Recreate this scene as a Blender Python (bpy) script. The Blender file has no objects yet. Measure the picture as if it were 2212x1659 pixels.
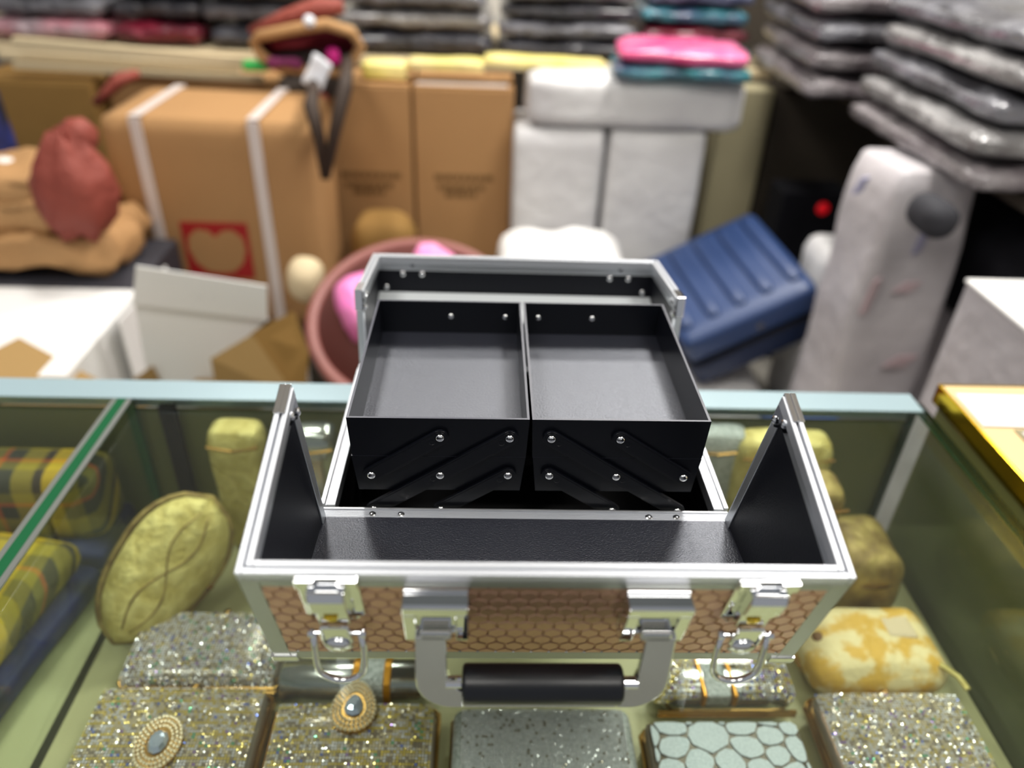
import bpy, bmesh, math, random
from mathutils import Vector, Matrix, noise
from math import sin, cos, pi, radians

S = bpy.context.scene
COL = S.collection
# ------------------------------------------------------------------ camera, sky, lamps, exposure
CAM = Vector((-0.0388, -0.4472, 0.5423))
CR = Vector((0.9990, -0.0240, 0.0377)); CU = Vector((-0.0183, 0.5488, 0.8357)); CF = Vector((0.0407, 0.8356, -0.5479))
FPX = 1641.5
cam = bpy.data.cameras.new('camera'); co = bpy.data.objects.new('camera', cam); COL.objects.link(co)
m3 = Matrix((CR.normalized(), CU.normalized(), -CF.normalized())).transposed()
co.matrix_world = Matrix.Translation(CAM) @ m3.to_4x4()
cam.sensor_width = 36; cam.lens = FPX / 2212 * 36; cam.clip_start = .02
cam.dof.use_dof = True; cam.dof.focus_distance = .56; cam.dof.aperture_fstop = 2.75
S.camera = co
S.view_settings.view_transform = 'Standard'; S.view_settings.look = 'None'
S.view_settings.gamma = 1; S.view_settings.use_curve_mapping = False
S.view_settings.exposure = 0.0
w = bpy.data.worlds.new('world'); S.world = w; w.use_nodes = True
w.node_tree.nodes['Background'].inputs[0].default_value = (.80, .83, .88, 1)
w.node_tree.nodes['Background'].inputs[1].default_value = .36
CEIL = 1.80
LAMPS = [(-.74, 1.75, 22, .30, .40), (.80, 1.50, 36, .34, .40), (.40, 2.50, 26, .60, .36), (-1.0, .1, 14, .58, .58), (1.0, .1, 14, .58, .58), (-.5, -1.0, 6, .58, .58), (.6, -1.0, 6, .58, .58)]  # first pair follows the highlights; the rest are unseen lamps added to brighten
for lx, ly, pw, wx_, wy_ in LAMPS:
    l = bpy.data.lights.new('ceiling_or_fill_light', 'AREA'); l.shape = 'RECTANGLE'; l.size = wx_ * .96; l.size_y = wy_ * .96
    l.energy = pw; l.color = (1, .97, .92)
    lo = bpy.data.objects.new('ceiling_or_fill_light', l); COL.objects.link(lo); lo.location = (lx, ly, CEIL - .012)

def ray(px, py):
    return (CF * FPX + CR * (px - 1106) - CU * (py - 829.5)).normalized()
def at(px, py, Y):
    d = ray(px, py); return CAM + d * ((Y - CAM.y) / d.y)
def atz(px, py, z):
    d = ray(px, py); return CAM + d * ((z - CAM.z) / d.z)

# ------------------------------------------------------------------ materials
def lin(c):
    return tuple((x / 255 / 12.92 if x / 255 <= .04045 else ((x / 255 + .055) / 1.055) ** 2.4) for x in c)
def mat(name, rgb, rough=.5, metal=0., spec=.5, coat=0., coat_r=.1, bump=None, noise_c=None, sub=0., emit=None, trans=0., ior=1.5):
    """bump=(scale, strength, distance); noise_c=(rgb2, scale, contrast)"""
    m = bpy.data.materials.new(name); m.use_nodes = True
    nt = m.node_tree; N = nt.nodes; L = nt.links; b = N['Principled BSDF']
    c = lin(rgb) + (1,)
    b.inputs['Base Color'].default_value = c
    b.inputs['Roughness'].default_value = rough; b.inputs['Metallic'].default_value = metal
    b.inputs['Specular IOR Level'].default_value = spec
    b.inputs['Coat Weight'].default_value = coat; b.inputs['Coat Roughness'].default_value = coat_r
    b.inputs['Transmission Weight'].default_value = trans
    b.inputs['IOR'].default_value = ior
    if ior > 1.8: b.inputs['Specular Tint'].default_value = (.86, .90, 1., 1)
    tc = N.new('ShaderNodeTexCoord')
    if noise_c:
        n = N.new('ShaderNodeTexNoise'); n.inputs['Scale'].default_value = noise_c[1]; n.inputs['Detail'].default_value = 5
        L.new(tc.outputs['Object'], n.inputs['Vector'])
        r = N.new('ShaderNodeValToRGB'); k = noise_c[2]
        r.color_ramp.elements[0].position = .5 - k; r.color_ramp.elements[1].position = .5 + k
        r.color_ramp.elements[0].color = c; r.color_ramp.elements[1].color = lin(noise_c[0]) + (1,)
        L.new(n.outputs['Fac'], r.inputs['Fac']); L.new(r.outputs['Color'], b.inputs['Base Color'])
    if bump:
        n = N.new('ShaderNodeTexNoise'); n.inputs['Scale'].default_value = bump[0]; n.inputs['Detail'].default_value = 4
        L.new(tc.outputs['Object'], n.inputs['Vector'])
        bp = N.new('ShaderNodeBump'); bp.inputs['Strength'].default_value = bump[1]; bp.inputs['Distance'].default_value = bump[2]
        L.new(n.outputs['Fac'], bp.inputs['Height']); L.new(bp.outputs['Normal'], b.inputs['Normal'])
    if emit:
        b.inputs['Emission Color'].default_value = lin(emit[0]) + (1,); b.inputs['Emission Strength'].default_value = emit[1]
    return m

def glass(name, tint, refl=.05):
    m = bpy.data.materials.new(name); m.use_nodes = True
    nt = m.node_tree; N = nt.nodes; L = nt.links; N.clear()
    o = N.new('ShaderNodeOutputMaterial'); mx = N.new('ShaderNodeMixShader')
    t = N.new('ShaderNodeBsdfTransparent'); t.inputs[0].default_value = tint + (1,)
    g = N.new('ShaderNodeBsdfGlossy'); g.inputs['Roughness'].default_value = .01; g.inputs[0].default_value = (.95, 1, .98, 1)
    lw = N.new('ShaderNodeLayerWeight'); lw.inputs['Blend'].default_value = .5
    p = N.new('ShaderNodeMath'); p.operation = 'POWER'; p.inputs[1].default_value = 5
    a = N.new('ShaderNodeMath'); a.operation = 'MULTIPLY_ADD'; a.inputs[1].default_value = .9; a.inputs[2].default_value = refl
    L.new(lw.outputs['Facing'], p.inputs[0]); L.new(p.outputs[0], a.inputs[0]); L.new(a.outputs[0], mx.inputs[0])
    L.new(t.outputs[0], mx.inputs[1]); L.new(g.outputs[0], mx.inputs[2]); L.new(mx.outputs[0], o.inputs[0])
    return m

def tartan(name, scale, cols, rough=.85):
    """woven check: two crossing stripe ramps (object x and y/z) mixed"""
    m = bpy.data.materials.new(name); m.use_nodes = True
    nt = m.node_tree; N = nt.nodes; L = nt.links; b = N['Principled BSDF']
    b.inputs['Roughness'].default_value = rough
    tc = N.new('ShaderNodeTexCoord'); sp = N.new('ShaderNodeSeparateXYZ'); L.new(tc.outputs['Object'], sp.inputs[0])
    outs = []
    for k, s in (('X', scale), ('Y', scale)):
        mu = N.new('ShaderNodeMath'); mu.operation = 'MULTIPLY'; mu.inputs[1].default_value = s
        fr = N.new('ShaderNodeMath'); fr.operation = 'FRACT'
        r = N.new('ShaderNodeValToRGB'); r.color_ramp.interpolation = 'CONSTANT'
        el = r.color_ramp.elements
        while len(el) < len(cols): el.new(.5)
        for i, (p, c) in enumerate(cols):
            el[i].position = p; el[i].color = lin(c) + (1,)
        src = sp.outputs[k]
        if k == 'Y':
            ad = N.new('ShaderNodeMath'); ad.operation = 'SUBTRACT'
            L.new(sp.outputs['Y'], ad.inputs[0]); L.new(sp.outputs['Z'], ad.inputs[1]); src = ad.outputs[0]
        L.new(src, mu.inputs[0]); L.new(mu.outputs[0], fr.inputs[0]); L.new(fr.outputs[0], r.inputs[0]); outs.append(r.outputs[0])
    mx = N.new('ShaderNodeMix'); mx.data_type = 'RGBA'; mx.inputs[0].default_value = .5
    L.new(outs[0], mx.inputs[6]); L.new(outs[1], mx.inputs[7]); L.new(mx.outputs[2], b.inputs['Base Color'])
    return m

M = dict(
    alu=mat('brushed_aluminium', (226, 230, 234), .34, .92, bump=(220, .04, .001)),
    alu_lt=mat('satin_aluminium', (208, 211, 217), .42, .8),
    alu_gy=mat('grey_aluminium', (158, 161, 157), .34, .85),
    chrome=mat('chrome', (235, 236, 238), .06, 1.),
    dchrome=mat('dark_chrome', (120, 122, 128), .12, 1.),
    brass=mat('brass', (205, 175, 60), .2, 1.),
    liner=mat('black_liner', (9, 11, 19), .42, 0, .35, bump=(900, .35, .0006)),
    floor_l=mat('black_textured_liner', (15, 17, 29), .40, 0, .8, bump=(750, .8, .0006), ior=1.85),
    plast=mat('black_plastic', (10, 12, 19), .32, 0, .4, bump=(700, .05, .0004)),
    plast_e=mat('plastic_edge_highlight', (70, 72, 84), .35),  # light caught on the worn tray rims, put into a paler colour
    void=mat('black_interior', (5, 5, 7), .7, 0, .2),
    grip=mat('black_rubber_grip', (15, 17, 22), .33),
    copper=mat('copper_sheet', (186, 146, 122), .34, .85, bump=(1600, .25, .0004)),
    copper_g=mat('copper_groove', (160, 122, 100), .36, .85),
    glass=glass('counter_glass', (.945, .975, .95), .04),
    glass_e=mat('green_glass_edge', (18, 88, 52), .1, 0, .6),
    glass_ed=mat('dark_green_glass_edge', (14, 46, 32), .1, 0, .6),
    lining=mat('pale_painted_reflection', (214, 219, 222), .3, .1, .7),  # bright reflection on the rear lid floor, put into a pale colour
    rail=mat('bluish_satin_rail', (172, 196, 204), .28, .35, .6),
    shelf=mat('olive_shelf', (184, 182, 136), .45, 0, .4),
    case_in=mat('case_olive_panel', (104, 106, 62), .5),
    carton=mat('brown_cardboard', (178, 137, 92), .8, 0, .2, noise_c=((166, 126, 84), 3, .3)),
    carton_d=mat('dull_cardboard', (150, 116, 64), .8, 0, .2, noise_c=((132, 100, 54), 3, .3)),
    kraft=mat('kraft_flap', (160, 130, 84), .8, 0, .2),
    white=mat('white_card', (238, 237, 235), .6, 0, .3),
    poly=mat('white_polybag', (226, 225, 224), .45, 0, .4, noise_c=((200, 198, 200), 4, .25), bump=(14, .4, .02)),
    poly_g=mat('greyish_polybag', (196, 190, 192), .45, 0, .4, noise_c=((182, 178, 182), 4, .25), bump=(14, .4, .02)),
    strap=mat('white_strap', (216, 204, 198), .4),
    red=mat('red_print', (160, 22, 22), .6),
    ink=mat('faded_ink', (112, 82, 44), .8),
    rust=mat('maroon_fabric', (142, 66, 54), .6, 0, .4, bump=(20, .6, .02)),
    tan=mat('tan_fabric', (180, 138, 92), .7, 0, .3, bump=(9, .5, .03)),
    black=mat('black_cloth', (18, 18, 24), .8, 0, .2),
    faintgrey=mat('faint_grey_print', (192, 192, 194), .6),
    black2=mat('charcoal_cloth', (44, 44, 50), .8),
    dgrey=mat('dark_grey', (52, 52, 60), .6),
    pink=mat('pink_plastic', (250, 120, 205), .35, 0, .5, noise_c=((250, 170, 200), 9, .2), bump=(16, .6, .02)),
    hotpink=mat('hot_pink_plastic', (226, 50, 122), .25, 0, .5, coat=.6, noise_c=((240, 130, 175), 9, .2), bump=(18, .6, .02)),
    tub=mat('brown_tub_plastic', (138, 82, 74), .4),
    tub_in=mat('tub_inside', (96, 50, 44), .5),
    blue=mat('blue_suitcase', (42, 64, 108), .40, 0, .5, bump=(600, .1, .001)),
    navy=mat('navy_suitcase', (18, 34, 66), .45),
    beige=mat('beige_panel', (150, 142, 112), .7),
    brown_d=mat('dark_brown_panel', (62, 54, 44), .7),
    wood=mat('pale_wood', (214, 196, 160), .6, 0, .3, bump=(40, .2, .003)),
    plywood=mat('table_laminate', (228, 200, 150), .4),
    gold_t=mat('gold_anodised_edge', (212, 172, 40), .18, 1.),
    yellow=mat('yellow_plastic', (238, 228, 110), .35, 0, .5, noise_c=((240, 220, 160), 6, .2), bump=(18, .5, .02)),
    green=mat('green_label', (60, 200, 96), .5),
    paper=mat('white_paper', (232, 234, 240), .7),
    shop=mat('shop_floor_tile', (150, 146, 138), .4),
    wallm=mat('shop_wall_paint', (190, 188, 184), .8),
    ceilm=mat('ceiling_paint', (225, 225, 222), .9),
    lampm=mat('lamp_diffuser', (250, 250, 245), .6, emit=((255, 250, 240), 3.)),
    ledred=mat('red_indicator', (200, 20, 30), .3, emit=((200, 14, 26), .5)),
    gold=mat('gold_brocade', (188, 172, 92), .5, .25, noise_c=((216, 204, 128), 60, .15), bump=(60, .9, .006)),
    gold_o=mat('old_gold_brocade', (170, 150, 84), .5, .35, noise_c=((120, 98, 50), 45, .15), bump=(100, .6, .003)),
    brocade=mat('yellow_brocade', (214, 172, 70), .55, .1, noise_c=((230, 214, 160), 38, .06), bump=(90, .6, .003)),
    brownemb=mat('brown_embroidery', (120, 84, 44), .6),
    metalgold=mat('gold_frame', (190, 150, 84), .25, 1.),
    amber=mat('amber_band', (200, 140, 40), .3, .6),
    silverb=mat('silver_mirror_clutch', (170, 172, 168), .18, .9),
    st_s=mat('silver_rhinestone', (236, 236, 238), .15, .38, .8),
    st_c=mat('champagne_rhinestone', (226, 214, 182), .15, .38, .8),
    st_g=mat('gold_rhinestone', (228, 206, 110), .15, .38, .8),
    st_d=mat('smoke_rhinestone', (160, 150, 134), .15, .38, .8),
    st_b=mat('blue_rhinestone', (110, 136, 226), .15, .38, .8),
    st_t=mat('green_rhinestone', (110, 200, 160), .15, .38, .8),
    st_v=mat('violet_rhinestone', (165, 130, 205), .15, .38, .8),
    sglit=mat('silver_glitter', (166, 174, 170), .45, .5, noise_c=((208, 214, 212), 260, .12), bump=(500, 1., .002)),
    petal=mat('white_glitter_petal', (206, 216, 218), .5, .2, noise_c=((176, 188, 192), 500, .2), bump=(700, .8, .001)),
    pgroove=mat('dark_glitter_net', (120, 112, 98), .5, .3),
    crystal=mat('clear_crystal', (196, 208, 224), .05, .6),
    plaid=tartan('yellow_tartan', 7.2, [(0, (236, 196, 10)), (.14, (150, 132, 30)), (.30, (56, 56, 44)), (.46, (140, 128, 44)), (.56, (200, 90, 30)), (.60, (60, 60, 50)), (.74, (170, 150, 40)), (.92, (60, 40, 30))]),
    plaid_r=tartan('red_black_tartan', 11., [(0, (196, 44, 50)), (.2, (40, 14, 20)), (.5, (170, 40, 44)), (.62, (24, 14, 18)), (.9, (210, 60, 60))]),
    bluefab=mat('navy_blue_fabric', (36, 46, 110), .6, noise_c=((16, 18, 34), 12, .1)),
)
def pack_mat(n, rgb, rgb2, sc=7):
    return mat(n, rgb, .38, 0, .4, coat=.9, coat_r=.14, noise_c=(rgb2, sc, .12), bump=(15, 1., .045))
PACK = dict(
    dark=pack_mat('dark_garment_in_clear_film', (34, 33, 38), (78, 78, 86)),
    grey=pack_mat('grey_garment_in_clear_film', (84, 83, 88), (134, 134, 142)),
    light=pack_mat('pale_garment_in_clear_film', (150, 148, 148), (96, 93, 94)),
    mauve=pack_mat('mauve_grey_garment_in_clear_film', (112, 104, 108), (146, 140, 142)),
    red=pack_mat('dark_red_garment_in_clear_film', (124, 26, 48), (60, 24, 34)),
    teal=pack_mat('blue_teal_garment_in_clear_film', (56, 74, 104), (64, 150, 160)),
    navy=pack_mat('navy_garment_in_clear_film', (44, 46, 76), (110, 116, 140)),
    pinkw=pack_mat('pale_pink_garment_in_clear_film', (170, 150, 156), (200, 120, 134)),
)

# ------------------------------------------------------------------ mesh helpers
class MB:
    def __init__(s): s.v = []; s.f = []; s.m = []
    def add(s, vs, fs, mi=0):
        o = len(s.v); s.v += [Vector(x) for x in vs]
        s.f += [tuple(o + i for i in f) for f in fs]; s.m += [mi] * len(fs); return s
    def box(s, x0, x1, y0, y1, z0, z1, mi=0):
        return s.add([(x, y, z) for z in (z0, z1) for y in (y0, y1) for x in (x0, x1)],
                     [(0, 2, 3, 1), (4, 5, 7, 6), (0, 1, 5, 4), (2, 6, 7, 3), (0, 4, 6, 2), (1, 3, 7, 5)], mi)
    def prism(s, poly, lo, hi, axis=1, mi=0):
        """2D polygon extruded along axis (0 x,1 y,2 z); the polygon takes the other two axes in order"""
        def p(a, b, h): return {0: (h, a, b), 1: (a, h, b), 2: (a, b, h)}[axis]
        n = len(poly); vs = [p(a, b, lo) for a, b in poly] + [p(a, b, hi) for a, b in poly]
        fs = [tuple(range(n)), tuple(range(2 * n - 1, n - 1, -1))] + [(i, (i + 1) % n, n + (i + 1) % n, n + i) for i in range(n)]
        return s.add(vs, fs, mi)
    def tube(s, pts, r, n=8, mi=0, closed=False):
        pts = [Vector(p) for p in pts]; k = len(pts); rings = []; up = None
        for i, p in enumerate(pts):
            if closed: t = pts[(i + 1) % k] - pts[i - 1]
            else: t = pts[min(i + 1, k - 1)] - pts[max(i - 1, 0)]
            t.normalize()
            if up is None: up = t.orthogonal().normalized()
            up = (up - t * up.dot(t)); up = up.normalized() if up.length > 1e-6 else t.orthogonal().normalized()
            w_ = t.cross(up); rr = r[i] if isinstance(r, (list, tuple)) else r
            rings.append([p + (up * cos(2 * pi * j / n) + w_ * sin(2 * pi * j / n)) * rr for j in range(n)])
        vs = [q for g in rings for q in g]; fs = []
        for i in range(k if closed else k - 1):
            a, b = i * n, ((i + 1) % k) * n
            fs += [(a + j, a + (j + 1) % n, b + (j + 1) % n, b + j) for j in range(n)]
        if not closed: fs += [tuple(range(n - 1, -1, -1)), tuple((k - 1) * n + j for j in range(n))]
        return s.add(vs, fs, mi)
    def lathe(s, prof, c, axis='z', n=24, mi=0, sx=1, sy=1):
        vs = []; k = len(prof)
        for r, h in prof:
            for j in range(n):
                a = 2 * pi * j / n; x, y = r * cos(a) * sx, r * sin(a) * sy
                vs.append(Vector(c) + Vector({'z': (x, y, h), 'y': (x, h, y), 'x': (h, x, y)}[axis]))
        fs = [(i * n + j, i * n + (j + 1) % n, (i + 1) * n + (j + 1) % n, (i + 1) * n + j) for i in range(k - 1) for j in range(n)]
        if prof[0][0] > 1e-6: fs.append(tuple(range(n - 1, -1, -1)))
        if prof[-1][0] > 1e-6: fs.append(tuple((k - 1) * n + j for j in range(n)))
        return s.add(vs, fs, mi)
    def soft(s, cx, cy, cz, sx, sy, sz, rad=.3, amp=0., sc=6., seed=0, n=12, mi=0, thin=0., ridge=0.):
        """rounded, pillowy, crumpled box of full size sx,sy,sz centred at c"""
        h = Vector((sx / 2, sy / 2, sz / 2)); r = rad * min(h)
        idx = {}; vs = []; fs = []
        def vid(p):
            k = tuple(round(q * 1000) for q in p)
            if k not in idx:
                q = Vector((p[0] * h.x, p[1] * h.y, p[2] * h.z))
                inn = Vector([max(-(h[i] - r), min(h[i] - r, q[i])) for i in range(3)])
                d = q - inn
                nn = d.normalized() if d.length > 1e-9 else Vector((0, 0, 1))
                q = inn + nn * min(r, d.length) if d.length > r else q
                e = max(abs(p[0]), abs(p[1]))
                q.z *= 1 - thin * e ** 4
                if amp or ridge:
                    sp = Vector((q.x * sc + seed * 7.3, q.y * sc + seed * 3.1, q.z * sc * 1.3 + seed))
                    q += noise.noise_vector(sp) * amp
                    if ridge:
                        f = (1 - abs(noise.noise(sp * 1.7 + Vector((9, 4, 2))))) ** 3
                        q += (q.normalized() if p[2] * p[2] < .98 else Vector((0, 0, 1 if p[2] > 0 else -1))) * (f - .5) * ridge
                idx[k] = len(vs); vs.append(q + Vector((cx, cy, cz)))
            return idx[k]
        g = [-1 + 2 * i / n for i in range(n + 1)]
        for ax in range(3):
            for sg in (-1, 1):
                for i in range(n):
                    for j in range(n):
                        qs = []
                        for a, b in ((i, j), (i + 1, j), (i + 1, j + 1), (i, j + 1)):
                            p = [0, 0, 0]; p[ax] = sg; p[(ax + 1) % 3] = g[a]; p[(ax + 2) % 3] = g[b]; qs.append(vid(p))
                        fs.append(tuple(qs if sg > 0 else qs[::-1]))
        return s.add(vs, fs, mi)
    def xf(s, mt, since=0):
        for i in range(since, len(s.v)): s.v[i] = mt @ s.v[i]
        return s
    def build(s, name, mats, parent=None, smooth=False, bevel=0., recalc=True, origin=None):
        me = bpy.data.meshes.new(name)
        o0 = Vector(origin) if origin is not None else Vector((0, 0, 0))
        me.from_pydata([v - o0 for v in s.v], [], s.f)
        if not isinstance(mats, (list, tuple)): mats = [mats]
        for q in mats: me.materials.append(q)
        for p, mi in zip(me.polygons, s.m): p.material_index = mi; p.use_smooth = bool(smooth)
        if recalc:
            b = bmesh.new(); b.from_mesh(me); bmesh.ops.recalc_face_normals(b, faces=b.faces); b.to_mesh(me); b.free()
        o = bpy.data.objects.new(name, me); COL.objects.link(o)
        o.location = o0
        if parent:
            o.parent = parent
            o.matrix_parent_inverse = PINV(parent)
        if bevel:
            md = o.modifiers.new('bevel', 'BEVEL'); md.width = bevel; md.segments = 2; md.limit_method = 'ANGLE'
        if smooth and smooth != True: pass
        return o
def PINV(p):
    mt = Matrix.LocRotScale(p.location, p.rotation_euler.to_quaternion(), p.scale)
    if p.parent: mt = WM(p.parent) @ p.matrix_parent_inverse @ mt
    return mt.inverted()
def WM(p):
    mt = Matrix.LocRotScale(p.location, p.rotation_euler.to_quaternion(), p.scale)
    return (WM(p.parent) @ p.matrix_parent_inverse @ mt) if p.parent else mt
def tag(o, label, cat, group=None):
    o['label'] = label; o['category'] = cat
    if group: o['group'] = group
    return o
def thing(name, label, cat, loc=(0, 0, 0), group=None):
    o = bpy.data.objects.new(name, None); COL.objects.link(o); o.location = loc; o.empty_display_size = .05
    return tag(o, label, cat, group)
def struct(o):
    o['kind'] = 'structure'; return o
def arc(cx, cz, r, a0, a1, n=8):
    return [(cx + r * cos(a0 + (a1 - a0) * i / n), cz + r * sin(a0 + (a1 - a0) * i / n)) for i in range(n + 1)]
def capsule(p, q, r, n=8):
    a = math.atan2(q[1] - p[1], q[0] - p[0])
    return arc(q[0], q[1], r, a - pi / 2, a + pi / 2, n) + arc(p[0], p[1], r, a + pi / 2, a + 3 * pi / 2, n)
DOME = lambda r, h: [(r, 0), (r, h * .25), (r * .86, h * .6), (r * .55, h * .88), (.00001, h)]

# ------------------------------------------------------------------ setting
FL = -.90
struct(MB().box(-2.6, 2.2, -1.6, 3.3, FL - .05, FL).build('floor', M['shop']))
struct(MB().box(-2.6, 2.2, 3.2, 3.3, FL, CEIL).build('wall_back', M['wallm']))
struct(MB().box(2.1, 2.2, -1.6, 3.2, FL, CEIL).build('wall_right', M['wallm']))
struct(MB().box(-2.6, 2.2, -1.6, 3.3, CEIL, CEIL + .05).build('ceiling', M['ceilm']))
LN = ['small ceiling lamp above the strapped carton', 'small ceiling lamp above the blue suitcase', 'added wide flat fill lamp above the white roll', 'added square fill lamp above the left end of the counter', 'added square fill lamp above the side table', 'added square fill lamp behind the viewer on the left', 'added square fill lamp behind the viewer on the right']
for i, (lx, ly, pw, wx_, wy_) in enumerate(LAMPS):
    t = thing('ceiling_or_fill_lamp', LN[i], 'lamp', (lx, ly, CEIL), 'ceiling lamps')
    a, b_ = wx_ / 2, wy_ / 2
    f = MB()
    for q in ((-a - .02, a + .02, -b_ - .02, -b_), (-a - .02, a + .02, b_, b_ + .02), (-a - .02, -a, -b_, b_), (a, a + .02, -b_, b_)):
        f.box(lx + q[0], lx + q[1], ly + q[2], ly + q[3], CEIL - .02, CEIL - .0005)
    f.build('lamp_frame', M['alu_lt'], t)
    MB().box(lx - a, lx + a, ly - b_, ly + b_, CEIL - .008, CEIL - .001).build('diffuser', M['lampm'], t)

# ------------------------------------------------------------------ glass display counter
cnt = thing('display_counter', 'long glass display counter with aluminium rear rail and glass divider', 'counter', (0, .05, FL))
XL, XD, XR, YB, YF = -1.15, -.476, .530, .352, -.34
SH = -.21
MB().box(XL, XR, YF, YB, FL, SH - .02).build('cabinet_base', M['case_in'], cnt)
MB().box(XL, XR - .006, YF + .006, YB - .006, SH - .02, SH).build('shelf', M['shelf'], cnt)
def pane(x0, x1, y0, y1, z0, z1, em, name, edges=('x0', 'x1', 'y0', 'y1')):
    b = MB().box(x0, x1, y0, y1, z0, z1)
    b.m = [1] * 6
    d = [(x1 - x0), (y1 - y0), (z1 - z0)].index(min(x1 - x0, y1 - y0, z1 - z0))
    for i in {2: (0, 1), 1: (2, 3), 0: (4, 5)}[d]: b.m[i] = 0
    return b.build(name, [M['glass'], em], cnt)
pane(XD + .0015, XR + .004, YF, YB, -.009, 0, M['glass_ed'], 'top_glass')
pane(XL, XD - .0015, YF, YB, -.009, 0, M['glass_e'], 'top_glass')
pane(XD - .005, XD + .005, YF + .01, YB - .004, SH, -.0095, M['glass_e'], 'divider_glass')
pane(XR - .004, XR + .004, YF, YB, SH - .02, -.0095, M['glass_ed'], 'side_glass')
MB().box(XD - .010, XD - .0052, YF, YB - .02, -.0135, -.0098).build('divider_channel', M['alu_gy'], cnt)
MB().box(XD - .0055, XD + .0055, YF, YB - .023, .0002, .0016).build('joint_strip', M['glass_e'], cnt)
MB().box(XD - .0115, XD - .0057, YF, YB - .023, .0002, .0012).build('joint_bead', M['alu_gy'], cnt)
MB().box(XD + .0057, XD + .0115, YF, YB - .023, .0002, .0012).build('joint_bead', M['alu_gy'], cnt)
r = MB().box(XL, XR - .004, YB - .022, YB + .018, .0004, .0024).box(XL, XR - .004, YB + .006, YB + .018, -.03, .0004)
r.build('rear_rail', M['rail'], cnt, bevel=.0006)
MB().box(XL, XR, YB + .001, YB + .012, FL, SH).build('rear_panel', M['case_in'], cnt)
MB().box(XL, XR - .006, YB + .001, YB + .006, SH, -.031).build('rear_sliding_door', M['case_in'], cnt)
MB().box(XD - .0056, XD + .0056, YB - .012, YB - .005, SH, -.0097).build('divider_rear_edge', M['glass_e'], cnt)
MB().box(XR - .012, XR - .0045, YB - .012, YB - .005, SH, -.0097).build('corner_rear_edge', M['glass_ed'], cnt)
MB().box(-.437, -.418, YB - .022, YB - .012, SH, -.012).build('inner_post', M['black'], cnt)
MB().box(XL, XD - .01, .215, .235, SH, SH + .004).build('shelf_strip', M['alu_gy'], cnt)  # thin pale grey strip across the left bay

# ------------------------------------------------------------------ the aluminium vanity case
R = .12; W = .33; HW = W / 2; D = .2315; FH = .1289; FD = .1535; FG = .0441; FT = 1.8373
RD = .0770; RT = 1.7044; RG = .034
Mf = Matrix(((1, 0, 0, 0), (0, cos(FT), -sin(FT), 0), (0, sin(FT), cos(FT), R), (0, 0, 0, 1)))
Mr = Matrix(((1, 0, 0, 0), (0, -cos(RT), sin(RT), D), (0, sin(RT), cos(RT), R), (0, 0, 0, 1)))
case = thing('vanity_case', 'open copper and aluminium vanity case with black trays on glass counter', 'case', (0, D / 2, 0))
# base
base = MB()
t_ = .005
base.box(-HW, HW, .0, t_, .006, R - .003).box(-HW, HW, D - t_, D, .006, R - .003)
base.box(-HW, -HW + t_, t_, D - t_, .006, R - .003).box(HW - t_, HW, t_, D - t_, .006, R - .003)
base.box(-HW, HW, 0, D, .003, .006)
bs = base.build('base_shell', M['void'], case)
o_ = MB()
for a in ((-HW + .01, HW - .01, -.0008, 0), (-HW + .01, HW - .01, D, D + .001)): o_.box(a[0], a[1], a[2], a[3], .014, R - .012)
for sx in (-1, 1): o_.box(*(sorted((sx * HW, sx * (HW + .001)))), .01, D - .01, .014, R - .012)
o_.build('copper_panel', M['copper'], bs)
for sx in (-1, 1):
    for y0, y1 in ((-.0015, .011), (D - .011, D + .0015)):
        MB().box(*sorted((sx * (HW - .011), sx * (HW + .0015))), y0, y1, .004, R - .003).build('edge_profile', M['alu'], bs, bevel=.0005)
for y0, y1 in ((-.0015, 0.), (D, D + .0015)):
    for z0, z1 in ((.004, .014), (R - .012, R - .003)): MB().box(-HW + .011, HW - .011, y0, y1, z0, z1).build('edge_profile', M['alu'], bs)
for sx in (-1, 1):
    for y in (.02, D - .02):
        MB().lathe([(.007, .0002), (.0075, .0015), (.006, .003)], (sx * (HW - .02), y, 0), n=16).build('rubber_foot', M['grip'], bs)
# rim of the base
rim = MB()
for sx in (-1, 1):
    for a, b, h in ((-.0015, .0022, .0012), (.0022, .0036, -.0006), (.0036, .0105, .0)):   # outer lip, groove, inner strip
        x0, x1 = sorted((sx * (HW - a), sx * (HW - b)))
        rim.box(x0, x1, .0148, D - .0118, R - .012, R + h)
rim.box(-HW - .001, HW + .001, D - .0115, D + .001, R - .006, R)
rim.build('base_rim', M['alu_lt'], bs, bevel=.0004)
fr = MB().box(-HW + .001, HW - .001, .0112, .0146, R - .012, R - .0022)
fr.build('inner_lip', M['alu_gy'], bs, bevel=.0003)
hs = MB().box(-HW + .0006, HW - .0006, -.0006, .0110, R - .005, R - .0004)
for y in (.0018, .0034, .0050, .0066, .0082): hs.box(-HW + .0008, HW - .0008, y, y + .0006, R - .0004, R + .0001)
hs.box(-HW + .0006, HW - .0006, .0092, .0110, R - .0004, R + .0009)
hinge = hs.build('hinge_strip', M['alu_lt'], case, bevel=.0002)
for x in (-.1234, -.1007, .0986, .1212):
    MB().lathe([(.0030, 0), (.0030, .0008), (.0022, .0014), (.0012, .0015), (.0010, .0006), (.00001, .0006)], (x, .0040, R - .0001), n=12).build('rivet', M['chrome'], hinge, smooth=False)

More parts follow.
